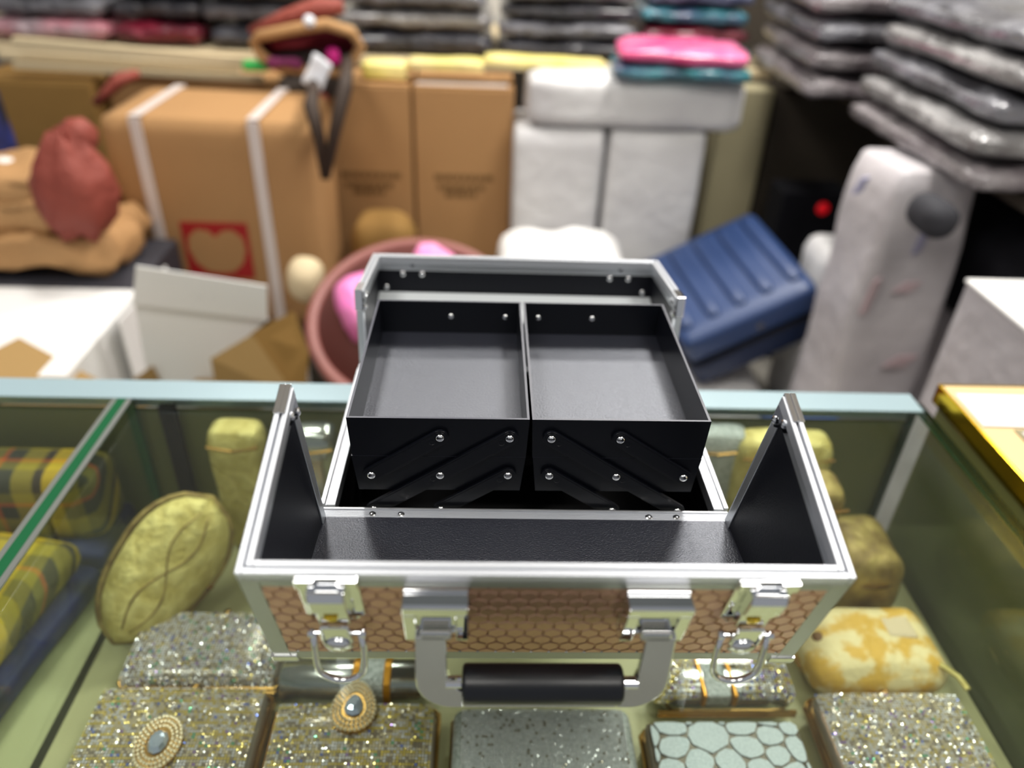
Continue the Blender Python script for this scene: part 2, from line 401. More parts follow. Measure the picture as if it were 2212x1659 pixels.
def lid(name, Mx, d, h, g, front):
    T = .0045
    p = MB()
    for sx in (-1, 1):
        x0, x1 = sorted((sx * (HW - .0012), sx * (HW - T)))
        p.prism([(0.0012, 0.0012), (d - .002, 0.0012), (d - .002, h - .0012), (g, h - .0012)], x0, x1, 0)
    # top half (G-F)
    p.box(-HW + T, HW - T, g + .002, d - .002, h - T, h - .0012)
    P = p.xf(Mx).build(name, M['liner'], case)
    # sloping wall (H-G): the floor when the lid lies open
    L_ = math.hypot(g, h); nb, nu = h / L_, -g / L_
    Tf = .0014; fl = MB().prism([(0.0006, 0.0006), (g, h - .0013), (g + nb * Tf, h - .0013 + nu * Tf), (.0006 + nb * Tf, .0006)], -HW + T, HW - T, 0)
    fl.xf(Mx).build('lid_floor', M['floor_l'], P)
    if not front:   # pale sheet: bright reflection painted on outer part of the rear lid floor
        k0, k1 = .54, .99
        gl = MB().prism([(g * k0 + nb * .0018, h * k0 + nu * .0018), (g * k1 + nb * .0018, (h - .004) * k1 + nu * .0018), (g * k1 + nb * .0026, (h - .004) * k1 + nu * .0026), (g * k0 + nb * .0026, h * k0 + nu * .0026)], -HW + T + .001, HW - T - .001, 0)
        gl.xf(Mx).build('painted_reflection', M['lining'], P)
    # outer skins
    sk = MB()
    for sx in (-1, 1):
        x0, x1 = sorted((sx * (HW - .0012), sx * HW))
        sk.prism([(0.009, 0.004), (d - .010, 0.004), (d - .010, h - .004), (g + .004, h - .004)], x0, x1, 0)
    sk.prism([(.002, .002), (g - .002, h - .004), (g - .002 - nb * .0008, h - .004 - nu * .0008), (.002 - nb * .0008, .002 - nu * .0008)], -HW + .008, HW - .008, 0)
    if not front: sk.box(-HW + .008, HW - .008, g + .008, d - .010, h - .0012, h)
    sk.xf(Mx).build('copper_side', M['copper'], P)
    # aluminium angles
    a = MB()
    for sx in (-1, 1):
        x0, x1 = sorted((sx * (HW + .001), sx * (HW - .0098)))
        a.box(x0, x1, g, d - .002, h - .0012, h + .001)
        x0, x1 = sorted((sx * (HW + .001), sx * HW))
        a.prism([(0, 0), (.009, 0), (g + .011, h - .011), (d - .004, h - .011), (d - .004, h + .001), (g, h + .001)], x0, x1, 0)
        a.prism([(0, 0), (d, 0), (d, .008), (.006, .008)], x0, x1, 0)
    a.box(-HW + .0098, HW - .0098, d - .0115, d - .002, h - .0012, h + .001)
    a.box(-HW + .0098, HW - .0098, g, g + .0105, h - .0012, h + .001)
    a.xf(Mx).build('edge_angle', M['alu_gy'], P, bevel=.0004)
    # mouth rim: outer ridge, groove, inner ridge, inner leg
    mr = MB(); q = h + .001
    def U(w0, w1, b0, b1):
        for sx in (-1, 1):
            x0, x1 = sorted((sx * (HW + .001 - w0), sx * (HW + .001 - w1)))
            mr.box(x0, x1, b0, b1, .0, q - w0)
        mr.box(-HW - .001 + w1, HW + .001 - w1, b0, b1, q - w1, q - w0)
    U(0, .0034, d - .006, d + .0030); U(.0034, .0048, d - .006, d + .0006); U(.0048, .0082, d - .006, d + .0026)
    mr.xf(Mx).build('mouth_rim', M['alu_lt'], P, bevel=.0006)
    il = MB()
    for sx in (-1, 1):
        x0, x1 = sorted((sx * (HW - T), sx * (HW - T - .0012)))
        il.box(x0, x1, d - .0145, d - .0002, .0, h - T)
        il.box(x0, x1, .0015, d - .0145, .0, .0085)
        x0, x1 = sorted((sx * (HW + .0005), sx * (HW - T - .0012)))
        il.box(x0, x1, .001, d - .001, -.0012, 0)
    il.box(-HW + T, HW - T, d - .0145, d - .0002, h - T - .0012, h - T)
    il.xf(Mx).build('inner_leg', M['alu'], P, bevel=.0003)
    # corner brackets with rivets at A
    for sx in (-1, 1):
        b = MB(); x = HW - T - .0012
        x0, x1 = sorted((sx * x, sx * (x - .0009)))
        b.prism([(d, -.001), (d, .010), (d - .004, .012), (d - .017, .0115), (d - .023, .0055), (d - .019, -.001)], x0, x1, 0)
        x2, x3 = sorted((sx * (x - .0009), sx * (x - .0014)))
        b.prism([(d + .001, .002), (d - .011, .002), (d - .0135, .010), (d - .0115, .020), (d - .006, .0245), (d + .001, .020)], x2, x3, 0)
        b.xf(Mx); bk = b.build('corner_bracket', M['dchrome'], P, bevel=.0003)
        c = MB(); x0, x1 = sorted((sx * (HW + .0018), sx * (HW - .0056)))
        c.box(x0, x1, d + .0026, d + .0036, -.0016, .022).box(x0, x1, d - .018, d + .0036, -.0020, -.0012)
        x0, x1 = sorted((sx * (HW + .0018), sx * (HW + .001))); c.box(x0, x1, d - .018, d + .0036, -.0016, .020)
        c.box(*sorted((sx * (HW - .0022), sx * (HW - .0012))), d + .0036, d + .0044, -.0016, .022)
        c.xf(Mx).build('corner_cap', M['chrome'], P, bevel=.0003)
        for bb, uu in ((d - .0165, .0048), (d - .0062, .0165)):
            rv = MB().lathe([(.0030, 0), (.0029, .0012), (.0020, .0020), (.0011, .0018), (.0009, .0008), (.00001, .0008)], (0, 0, 0), 'x', 12)
            for i, v in enumerate(rv.v): rv.v[i] = Vector((sx * (x - .0012) - sx * v.x, bb + v.y, uu + v.z))
            rv.xf(Mx).build('rivet', M['chrome'], P)
        # chrome corner at G
        gc = MB(); x0, x1 = sorted((sx * (HW + .0022), sx * (HW - .014)))
        gc.box(x0, x1, g - .0015, g + .005, h - .002, h + .0022).box(x0, x1, g - .003, g - .0012, h - .012, h + .0022)
        gc.xf(Mx).build('corner_cap', M['chrome'], P, bevel=.0006)
    return P
flid = lid('front_lid', Mf, FD, FH, FG, True)
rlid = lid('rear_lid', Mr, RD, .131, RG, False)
# rivets inside the rear lid (they hold the latch plates outside)
for x, b in ((-.1320, .058), (-.1098, .058), (.1103, .058), (.1323, .058), (-.1515, .0415), (.1507, .0415)):
    rv = MB().lathe(DOME(.0034, .0018), (0, 0, 0), 'z', 14); rv.v = [Vector((x + v.x, b + v.y, .131 - .0045 - v.z)) for v in rv.v]
    rv.xf(Mr).build('rivet', M['chrome'], rlid, smooth=True)
for x in (-.1205, .1215):
    rv = MB().lathe(DOME(.0026, .0014), (0, 0, 0), 'z', 12); rv.v = [Vector((x + v.x, RD - .008 + v.y, .131 - .0057 - v.z)) for v in rv.v]
    rv.xf(Mr).build('rivet', M['dchrome'], rlid, smooth=True)
# embossed honeycomb sheet on the outer face of the front lid
hx = MB(); hx.box(-HW + .0096, HW - .0096, FG + .0104, FD - .0114, FH - .0012, FH + .0001, 1)
fw = .0112; rh = fw / math.sqrt(3); dy = 1.5 * rh; k = 0; y = FG + .0100
x0_, x1_, y0_, y1_ = -HW + .0098, HW - .0098, FG + .0106, FD - .0116
cl = lambda v, a, b: max(a, min(b, v))
while y < FD - .006:
    x = -HW + .0096 + (fw / 2 if k % 2 else 0)
    while x < HW - .006:
        o1 = [(cl(x + (rh - .0004) * sin(pi / 3 * j) , x0_, x1_), cl(y + (rh - .0004) * cos(pi / 3 * j), y0_, y1_), FH + .0001) for j in range(6)]
        o2 = [(cl(x + (rh - .0011) * sin(pi / 3 * j), x0_, x1_), cl(y + (rh - .0011) * cos(pi / 3 * j), y0_, y1_), FH + .0009) for j in range(6)]
        hx.add(o1 + o2, [tuple(range(6, 12))] + [(j, (j + 1) % 6, 6 + (j + 1) % 6, 6 + j) for j in range(6)], 0)
        x += fw
    y += dy; k += 1
hx.xf(Mf).build('honeycomb_panel', [M['copper'], M['copper_g']], flid, recalc=True)

# handle: chrome U with rubber grip, hanging from two hinge mounts
hd = bpy.data.objects.new('handle', None); COL.objects.link(hd); hd.parent = case; hd.location = (0, -.17, .19); hd.matrix_parent_inverse = PINV(case)
hy0, hy1 = -.1745, -.1685
out = [(-.0725, .1965)] + [(-.0735, .160)] + [(-.0735 + .0215 * (1 - cos(a)), .157 - .0245 * sin(a)) for a in [pi / 2 * i / 8 for i in range(1, 9)]] + [(-.046, .1325)]
inn = [(-.0555, .1965), (-.0552, .163), (-.0535, .156), (-.049, .150), (-.046, .148)]
fullo = out + [(-x, z) for x, z in out[::-1]]
fulli = inn + [(-x, z) for x, z in inn[::-1]]
fb = MB(); n_o = len(fullo)
def strip(po, pi_, y0, y1):
    # polygon ring built as left arm, bottom bar, right arm
    L = po[:len(po) // 2]; I = pi_[:len(pi_) // 2]
    for sx in (1, -1):
        poly = [(sx * x, z) for x, z in L] + [(sx * x, z) for x, z in I[::-1]]
        fb.prism(poly, y0, y1, 1)
    fb.box(-.046, .046, y0, y1, .1325, .1475)
strip(fullo, fulli, hy0, hy1)
fb.build('handle_frame', M['chrome'], hd, bevel=.0008)
g_ = MB().lathe([(.0098, -.0465), (.0112, -.0455), (.0115, -.044), (.0115, .0445), (.0112, .046), (.0098, .047)], (0, -.1725, .1530), 'x', 32)
g_.build('grip', M['grip'], hd, smooth=True)
for sx in (-1, 1):
    MB().lathe([(.0036, -.0045), (.0036, .0045)], (sx * .0515, -.1725, .1545), 'x', 16).build('grip_pin', M['chrome'], hd, smooth=False)
for sx in (-1, 1):
    mt = MB(); cx = sx * .0612; u0 = FH + .001
    mt.box(cx - .0178, cx + .0178, .0955, .1415, u0, u0 + .0014)                   # base plate
    mt.prism([(.1345, u0 + .0014), (.1345, u0 + .0128), (.1428, u0 + .0128), (.1395, u0 + .0014)], cx - .0178, cx + .0178, 0)           # upper bar: its flat top mirrors the sheet
    for e in (-1, 1):
        a, b = sorted((cx + e * .0178, cx + e * .0108))
        mt.prism([(.1345, u0 + .0014), (.1345, u0 + .0128)] + [(.1045 - .008 * sin(q), u0 + .0048 + .008 * cos(q)) for q in [pi / 2 * i / 5 for i in range(6)]] + [(.0965, u0 + .0014)], a, b, 0)
    mt.xf(Mf).build('hinge_mount', M['chrome'], hd, bevel=.0005)
    pn = MB().lathe([(.0022, -.0105), (.0022, .0105)], (cx, .1085, u0 + .0085), 'x', 12); pn.xf(Mf).build('hinge_pin', M['chrome'], hd)
    MB().box(cx - .0088, cx + .0088, -.1745, -.1630, .1935, .2005).build('hinge_knuckle', M['chrome'], hd, bevel=.0015)
# latches
for sx in (-1, 1):
    cx = sx * .1185; u0 = FH + .001
    la = bpy.data.objects.new('latch', None); COL.objects.link(la); la.parent = case; la.location = (cx, -.16, .22); la.matrix_parent_inverse = PINV(case)
    pl = MB().prism([(cx - .0165, FD + .002), (cx + .0165, FD + .002), (cx + .0165, .112), (cx + .010, .104), (cx - .010, .104), (cx - .0165, .112)], u0, u0 + .0018, 2)
    pl.box(cx - .0165, cx - .006, FD - .006, FD + .0026, u0 + .0018, u0 + .0045).box(cx + .006, cx + .0165, FD - .006, FD + .0026, u0 + .0018, u0 + .0045)
    pl.xf(Mf).build('latch_plate', M['chrome'], la, bevel=.0006)
    hk = MB().prism([(.150, u0 + .0018), (.152, u0 + .009), (.146, u0 + .0115), (.131, u0 + .0105), (.129, u0 + .0018)], cx - .0100, cx + .0100, 0)
    hk.xf(Mf).build('latch_hook', M['chrome'], la, bevel=.0008)
    lk = MB().box(cx - .0088, cx + .0088, .111, .1295, u0 + .0018, u0 + .0075); lk.xf(Mf).build('lock_body', M['chrome'], la, bevel=.0008)
    ky = MB().lathe([(.0040, 0), (.0040, .0012), (.0030, .0016), (.00001, .0014)], (cx - .001, .1215, u0 + .0075), 'z', 16).box(cx - .0018, cx - .0006, .119, .124, u0 + .0088, u0 + .0094)
    ky.xf(Mf).build('key_cylinder', M['brass'], la)
    lv = MB().prism(arc(cx, .094, .0088, pi, 2 * pi, 10) + [(cx + .0082, .1125), (cx - .0082, .1125)], u0 + .0085, u0 + .0105, 2)
    for e in (-1, 1): lv.box(*sorted((cx + e * .0070, cx + e * .0084)), .094, .112, u0 + .0105, u0 + .0118)
    tip = MB().lathe([(.00001, .0035), (.004, .0032), (.0072, .0018), (.0088, 0)], (cx, .0905, u0 + .0105), 'z', 16)
    lv.xf(Mf).build('latch_lever', M['chrome'], la, bevel=.0007)
    tip.xf(Mf).build('lever_tip', M['chrome'], la, smooth=True)
    # strap ring hanging from its pins
    P0 = Mf @ Vector((cx, .1005, u0 + .0075)); z0 = P0.z; y0 = P0.y
    pts = [(cx - .0135, y0, z0), (cx - .0142, y0, z0 - .012), (cx - .0142, y0 - .001, z0 - .026)] + [(cx + .0142 * -cos(a), y0 - .001, z0 - .028 - .0142 * sin(a)) for a in [pi * i / 10 for i in range(1, 10)]] + [(cx + .0142, y0 - .001, z0 - .026), (cx + .0142, y0, z0 - .012), (cx + .0135, y0, z0)]
    MB().tube(pts, .0021, 8).build('strap_ring', M['chrome'], la, smooth=True)
    MB().lathe([(.0013, -.0150), (.0013, .0150)], (cx, y0, z0), 'x', 10).build('ring_pin', M['chrome'], la)
    for e in (-1, 1): MB().lathe([(.0026, -.0016), (.0028, 0), (.0026, .0016)], (cx + e * .0148, y0, z0), 'x', 12).build('pin_head', M['chrome'], la)

# trays
def open_tray(x0, x1, y0, y1, zt, zb, dr, t=.0019):
    b = MB()
    A = [(x0, y0, zt), (x1, y0, zt), (x1, y1, zt), (x0, y1, zt)]
    B = [(x0 + dr, y0 + .0002, zb), (x1 - dr, y0 + .0002, zb), (x1 - dr, y1 - .0002, zb), (x0 + dr, y1 - .0002, zb)]
    C_ = [(x0 + t, y0 + t, zt), (x1 - t, y0 + t, zt), (x1 - t, y1 - t, zt), (x0 + t, y1 - t, zt)]
    E_ = [(x0 + t + dr, y0 + t, zb + t), (x1 - t - dr, y0 + t, zb + t), (x1 - t - dr, y1 - t, zb + t), (x0 + t + dr, y1 - t, zb + t)]
    b.add(A + B + C_ + E_, [(4, 5, 6, 7)] + [(i, (i + 1) % 4, 4 + (i + 1) % 4, 4 + i) for i in range(4)] + [(8 + i, 12 + i, 12 + (i + 1) % 4, 8 + (i + 1) % 4) for i in range(4)], 0)
    b.add(A + C_, [(i, (i + 1) % 4, 4 + (i + 1) % 4, 4 + i) for i in range(4)], 1)
    b.add(E_, [(0, 1, 2, 3)], 2)
    return b
TY0, TY1 = .0185, .2128; ZT = .2050; ZM = .1684; ZB = .1338
tilt = Matrix.Translation((0, 0, .17)) @ Matrix.Rotation(-.0060, 4, 'Y') @ Matrix.Translation((0, 0, -.17))
for sx in (-1, 1):
    xa, xb = (-.1395, -.0012) if sx < 0 else (.0008, .1380)
    u = open_tray(xa, xb, TY0, TY1, ZT, ZM + .0004, .0015).xf(tilt); ut = u.build('upper_tray', [M['plast'], M['plast_e'], M['floor_l']], case, recalc=False)
    xc, xd = (xa + .0008, xb - .0016) if sx < 0 else (xb - .1382 + .0030, xb - .0012)
    l = open_tray(xc, xd, TY0 + .0004, TY1 - .0004, ZM - .0002, ZB, .0035).xf(tilt); lt = l.build('lower_tray', [M['plast'], M['plast_e'], M['floor_l']], case, recalc=False)
    e = -sx  # arms lean outwards from the centre
    up_in, up_out = (sx * .0160, .1892), (sx * .0692, .1892)
    lo_in, lo_mid, lo_out = (sx * .0164, .1526), (sx * .0698, .1522), (sx * .1237, .1518)
    bs_in, bs_out = (sx * .0700, .1160), (sx * .1240, .1158)
    for fy, (ya, yb, yr) in enumerate(((.0152, .0178, -1), (TY1 + .0006, TY1 + .0030, 1))):
        for pts in ((up_out, lo_out), (up_in, lo_mid, bs_out), (lo_in, bs_in)):
            am = MB().prism(capsule(pts[-1], pts[0], .0066), ya, yb, 1)
            am.prism(capsule(pts[-1], pts[0], .0052), ya - .0003 if yr < 0 else yb, ya if yr < 0 else yb + .0003, 1)
            arm = am.xf(tilt).build('link_arm', M['plast'], case, bevel=.0005)
            dx, dz = pts[-1][0] - pts[0][0], pts[-1][1] - pts[0][1]; ln = math.hypot(dx, dz)
            for q in pts:
                rv = MB().lathe([(a_, yr * b_) for a_, b_ in DOME(.0034, .0022)], (q[0], ya if yr < 0 else yb, q[1]), 'y', 16)
                rv.xf(tilt).build('rivet', M['chrome'], arm, smooth=True)
            for f_ in ((.0075,) if len(pts) == 2 else (.0075, ln / 2 + .0065)):
                px_, pz_ = pts[0][0] + dx / ln * f_, pts[0][1] + dz / ln * f_
                rg = MB().tube([(px_ + .0023 * cos(2 * pi * j / 12), ya - .0003 if yr < 0 else yb + .0003, pz_ + .0023 * sin(2 * pi * j / 12)) for j in range(12)], .0002, 4, closed=True)
                rg.xf(tilt).build('mould_mark', M['plast'], arm)
    for q, tr in ((up_in, ut), (up_out, ut), (lo_in, lt), (lo_mid, lt)):
        rv = MB().lathe([(a_, -b_) for a_, b_ in DOME(.0030, .0020)], (q[0], TY1 - .0019, q[1]), 'y', 14)
        rv.xf(tilt).build('rivet', M['chrome'], tr, smooth=True)

# ------------------------------------------------------------------ bags and clutches inside the counter
rnd = random.Random(7)
def clutch_frame(x0, x1, y0, y1, h, name, label, group, frame='metalgold', yaw=0., body='st_d'):
    cx, cy = (x0 + x1) / 2, (y0 + y1) / 2
    t = thing(name, label, 'clutch', (cx, cy, SH), group); t.rotation_euler.z = yaw
    return t, cx, cy
def rhinestones(cx, cy, z0, sx, sy, h, pitch, pal, seed, yaw=0., rows=0):
    """domed sheet of faceted stones: top, front and both ends; pal = [(material index, weight)]"""
    rd = random.Random(seed); b = MB()
    nx, ny = int(sx / pitch), int(sy / pitch)
    def surf(u, v):
        z = z0 + h * (1 - .10 * u ** 4 - .10 * v ** 4) * (1 - .0 * u)
        return Vector((u * sx / 2, v * sy / 2, z))
    ids = [i for i, w_ in pal]; ws = [w_ for i, w_ in pal]
    def stone(p, n, r_, mi):
        n = (n + Vector((rd.uniform(-.28, .28), rd.uniform(-.28, .28), rd.uniform(-.1, .1)))).normalized()
        a = n.orthogonal().normalized(); c = n.cross(a); ph = rd.random()
        lo = [p + (a * cos(ph + 2 * pi * j / 6) + c * sin(ph + 2 * pi * j / 6)) * r_ for j in range(6)]
        hi = [p + (a * cos(ph + 2 * pi * j / 6) + c * sin(ph + 2 * pi * j / 6)) * r_ * .5 + n * r_ * .62 for j in range(6)]
        b.add(lo + hi, [tuple(range(6, 12))] + [(j, (j + 1) % 6, 6 + (j + 1) % 6, 6 + j) for j in range(6)], mi)
    for i in range(nx):
        for j in range(ny):
            u, v = -1 + (2 * i + 1) / nx, -1 + (2 * j + 1) / ny
            stone(surf(u * .97, v * .97), Vector((.25 * u ** 3, .25 * v ** 3, 1)), pitch * .47, 2 if (rows and j % rows == 0 and rd.random() < .75) else rd.choices(ids, ws)[0])
    for k in range(max(1, int(h / pitch) - 1)):
        for i in range(nx):
            stone(Vector(((-1 + (2 * i + 1) / nx) * sx / 2 * .97, -sy / 2, z0 + h * .9 - (k + .6) * pitch)), Vector((0, -1, .1)), pitch * .47, rd.choices(ids, ws)[0])
    mt = Matrix.Translation((cx, cy, 0)) @ Matrix.Rotation(yaw, 4, 'Z')
    return b.xf(mt)
STM = ['st_s', 'st_c', 'st_g', 'st_d', 'st_b', 'st_t', 'st_v']
def rhinestone_clutch(name, label, x0, x1, y0, y1, h, pal, seed, pitch=.0031, yaw=0., frame='metalgold', lift=0.):
    cx, cy = (x0 + x1) / 2, (y0 + y1) / 2; sx, sy = x1 - x0, y1 - y0; z = SH + lift
    t = thing(name, label, 'clutch', (cx, cy, z), 'rhinestone clutches under the glass')
    mt = Matrix.Translation((cx, cy, 0)) @ Matrix.Rotation(yaw, 4, 'Z')
    MB().soft(0, 0, z + h * .45, sx * .99, sy * .99, h * .88, .5, n=8).xf(mt).build('body', M['st_d'], t, smooth=True)
    f = MB()
    for zz in (.40, .56): f.tube([(sx / 2 * a, sy / 2 * b_, z + h * zz) for a, b_ in ((-1.01, -.9), (-1.01, .95), (-.95, 1.02), (.95, 1.02), (1.01, .95), (1.01, -.9), (.95, -1.02), (-.95, -1.02))], .0022, 6, closed=True)
    f.xf(mt).build('frame', M[frame], t)
    s_ = rhinestones(cx, cy, z + h * .42, sx * .985, sy * .985, h * .55, pitch, pal, seed, yaw, 4 if pal is GLD else 0).build('rhinestone_cover', [M[k] for k in STM], t, recalc=False)
    s_['kind'] = 'stuff'
    c = MB().lathe([(.00001, .0), (.004, .001), (.0052, .004), (.004, .007), (.00001, .008)], (-.006, sy / 2 + .003, z + h * .55), 'z', 12).lathe([(.00001, .0), (.004, .001), (.0052, .004), (.004, .007), (.00001, .008)], (.006, sy / 2 + .005, z + h * .62), 'z', 12)
    c.xf(mt).build('kiss_clasp', M[frame], t, smooth=True)
    return t
SIL = [(0, 8), (1, 3), (3, 3), (4, .5), (5, .5), (6, .3), (2, .5)]
GLD = [(0, 4), (1, 5), (2, 2), (3, 3), (4, .25), (5, .3), (6, .25)]
CHP = [(0, 5), (1, 5), (2, 1.2), (3, 2), (4, .2), (5, .3), (6, .3)]
rhinestone_clutch('rhinestone_clutch', 'silver rhinestone clutch under glass, behind the clutch with oval crystal', -.418, -.250, .060, .148, .046, SIL, 1)
ca = rhinestone_clutch('rhinestone_clutch', 'gold rhinestone clutch with an oval crystal brooch on top', -.425, -.252, -.060, .048, .050, GLD, 2)
cb = rhinestone_clutch('rhinestone_clutch', 'gold rhinestone clutch with a drop shaped brooch at its rear edge', -.242, -.077, -.066, .030, .050, GLD, 3)
rhinestone_clutch('rhinestone_clutch', 'champagne rhinestone clutch near the right glass, in front of yellow brocade bag', .318, .480, -.062, .043, .050, CHP, 4)
# brooches
def brooch(t, x, y, z, rx, ry, drop):
    b = MB()
    n = 20
    def o(a, k): return Vector((x + rx * k * sin(a) * (1 - (.35 * (1 + cos(a)) / 2 if drop else 0)), y + ry * k * cos(a), z))
    for ring, (k, rr) in enumerate(((1., .0021), (.82, .0021), (.64, .0020))):
        m_ = int(36 * k)
        for i in range(m_):
            p = o(2 * pi * i / m_, k); b.lathe([(rr, 0), (rr * .7, rr * .9), (.00001, rr * 1.1)], p + Vector((0, 0, .002)), 'z', 6)
    bk = MB().prism([tuple(o(2 * pi * i / n, 1.06))[:2] for i in range(n)], z - .004, z + .0018, 2).build('brooch_plate', M['metalgold'], t)
    b.build('brooch_stones', M['st_c'], bk, recalc=False)
    c = MB(); k = .46
    ring = [[Vector((o(2 * pi * i / 10, k * f).x, o(2 * pi * i / 10, k * f).y, z + .003 + hh)) for i in range(10)] for f, hh in ((1, 0), (.72, .005), (.4, .0062))]
    c.add(ring[0] + ring[1] + ring[2], [(i, (i + 1) % 10, 10 + (i + 1) % 10, 10 + i) for i in range(10)] + [(10 + i, 10 + (i + 1) % 10, 20 + (i + 1) % 10, 20 + i) for i in range(10)] + [tuple(range(20, 30))])
    c.build('crystal', M['crystal'], bk, recalc=False)
p = atz(342, 1605, SH + .052); brooch(ca, p.x, p.y, SH + .051, .0205, .027, False)
p = atz(765, 1525, SH + .054); brooch(cb, p.x, p.y, SH + .053, .0255, .0265, True)
# silver cylinder clutch with amber bands
t = thing('cylinder_clutch', 'silver mirrored tube clutch with amber bands behind the drop brooch', 'clutch', (-.17, .068, SH))
MB().lathe([(.020, -.078), (.0235, -.074), (.0235, .072), (.020, .076)], (-.170, .070, SH + .0237), 'x', 24).build('body', M['silverb'], t, smooth=True)
for x in (-.166, -.133): MB().lathe([(.0236, -.004), (.0245, -.003), (.0245, .003), (.0236, .004)], (x, .070, SH + .0237), 'x', 24).build('amber_band', M['amber'], t)
MB().lathe([(.0237, -.013), (.0243, -.012), (.0243, .012), (.0237, .013)], (-.1495, .070, SH + .0237), 'x', 24).build('pale_band', M['sglit'], t)
t = thing('cylinder_clutch', 'multicoloured crystal tube clutch behind the petal patterned clutch', 'clutch', (.24, .06, SH))
MB().soft(.232, .062, SH + .024, .150, .052, .046, .9, n=10).build('body', M['silverb'], t, smooth=True)
MB().box(.205, .232, .0352, .0885, SH + .030, SH + .0478).build('pale_band', M['sglit'], t, bevel=.003)
for x in (.201, .234): MB().box(x, x + .005, .0345, .0890, SH + .030, SH + .0482).build('amber_band', M['amber'], t, bevel=.002)
s_ = rhinestones(.176, .062, SH + .026, .05, .044, .022, .0033, [(2, 4), (0, 4), (1, 3), (6, 1)], 11).build('rhinestone_cover', [M[k] for k in STM], t, recalc=False); s_['kind'] = 'stuff'
s_ = rhinestones(.274, .062, SH + .026, .058, .044, .022, .0033, [(2, 3), (0, 4), (1, 4), (6, 1), (4, .5)], 12).build('rhinestone_cover', [M[k] for k in STM], t, recalc=False); s_['kind'] = 'stuff'
f = MB()
for zz in (.014, .020): f.tube([(.157, .0355, SH + zz), (.307, .0355, SH + zz)], .0024, 6)
f.build('frame', M['metalgold'], t)
# silver glitter clutch under the handle
t = thing('glitter_clutch', 'plain silver glitter clutch on shelf directly under the black handle grip', 'clutch', (.03, -.02, SH))
MB().soft(.030, -.022, SH + .025, .182, .098, .048, .55, n=12, thin=.12).build('body', M['sglit'], t, smooth=True)
f = MB(); f.tube([(.030 + .0915 * a, -.022 + .049 * b_, SH + .022) for a, b_ in ((-1, -.9), (-1, .9), (-.94, 1), (.94, 1), (1, .9), (1, -.9), (.94, -1), (-.94, -1))], .0022, 6, closed=True)
f.build('frame', M['metalgold'], t)
s_ = rhinestones(.030, -.022, SH + .030, .17, .088, .0195, .0030, [(0, 8), (3, .5)], 21).build('crystal_cover', [M[k] for k in STM], t, recalc=False); s_['kind'] = 'stuff'
# petal clutch
t = thing('petal_clutch', 'clutch with white petal cells and dark outlines under the glass', 'clutch', (.21, -.04, SH))
PX, PY, PZ = .212, -.045, SH + .0505
MB().soft(PX, PY, SH + .025, .158, .106, .050, .35, n=10).build('body', M['pgroove'], t, smooth=True)
f = MB(); f.tube([(PX + .080 * a, PY + .0535 * b_, SH + .026) for a, b_ in ((-1, -.9), (-1, .9), (-.95, 1), (.95, 1), (1, .9), (1, -.9), (.95, -1), (-.95, -1))], .003, 6, closed=True)
f.build('frame', M['metalgold'], t)
RO = atz(1530, 1590, PZ); ROX, ROY = RO.x - PX, RO.y - PY
seeds = [(ROX, ROY)]
for r_, n_, o_ in ((.0385, 8, .5), (.0560, 8, 0), (.0640, 8, .5), (.0810, 16, .5), (.1010, 16, 0), (.121, 20, .5)):
    seeds += [(ROX + 1.1 * r_ * cos(2 * pi * (i + o_) / n_), ROY + .86 * r_ * sin(2 * pi * (i + o_) / n_)) for i in range(n_)]
def clip(poly, nx, ny, c):
    out_ = []
    for i in range(len(poly)):
        p, q = poly[i], poly[(i + 1) % len(poly)]
        dp, dq = p[0] * nx + p[1] * ny - c, q[0] * nx + q[1] * ny - c
        if dp <= 0: out_.append(p)
        if dp * dq < 0: k = dp / (dp - dq); out_.append((p[0] + (q[0] - p[0]) * k, p[1] + (q[1] - p[1]) * k))
    return out_
for i, (sx_, sy_) in enumerate(seeds):
    poly = [(-.0745, -.0485), (.0745, -.0485), (.0745, .0485), (-.0745, .0485)]
    for j, (tx_, ty_) in enumerate(seeds):
        if i == j or not poly: continue
        dx, dy_ = tx_ - sx_, ty_ - sy_; ln_ = math.hypot(dx, dy_)
        if ln_ > .09: continue
        nx_, ny_ = dx / ln_, dy_ / ln_
        poly = clip(poly, nx_, ny_, nx_ * (sx_ + tx_) / 2 + ny_ * (sy_ + ty_) / 2 - .0010)
    if len(poly) < 3: continue
    ar = abs(sum(poly[k][0] * poly[(k + 1) % len(poly)][1] - poly[(k + 1) % len(poly)][0] * poly[k][1] for k in range(len(poly)))) / 2
    if ar < 1.5e-5: continue
    if i == 0: poly = [(.0215 * (1 if k % 2 else .78) * 1.18 * cos(pi * k / 8), .0215 * (1 if k % 2 else .78) * .92 * sin(pi * k / 8)) for k in range(16)] if False else poly
    else:   # soften the corners so that each cell reads as a petal
        q = []
        for k in range(len(poly)):
            p0, p1, p2 = poly[k - 1], poly[k], poly[(k + 1) % len(poly)]
            q += [(p1[0] * .72 + p0[0] * .28, p1[1] * .72 + p0[1] * .28), (p1[0] * .72 + p2[0] * .28, p1[1] * .72 + p2[1] * .28)]
        poly = q
    MB().prism([(PX + x, PY + y) for x, y in poly], PZ - .002, PZ + .0012, 2).build('petal', M['petal'], t)
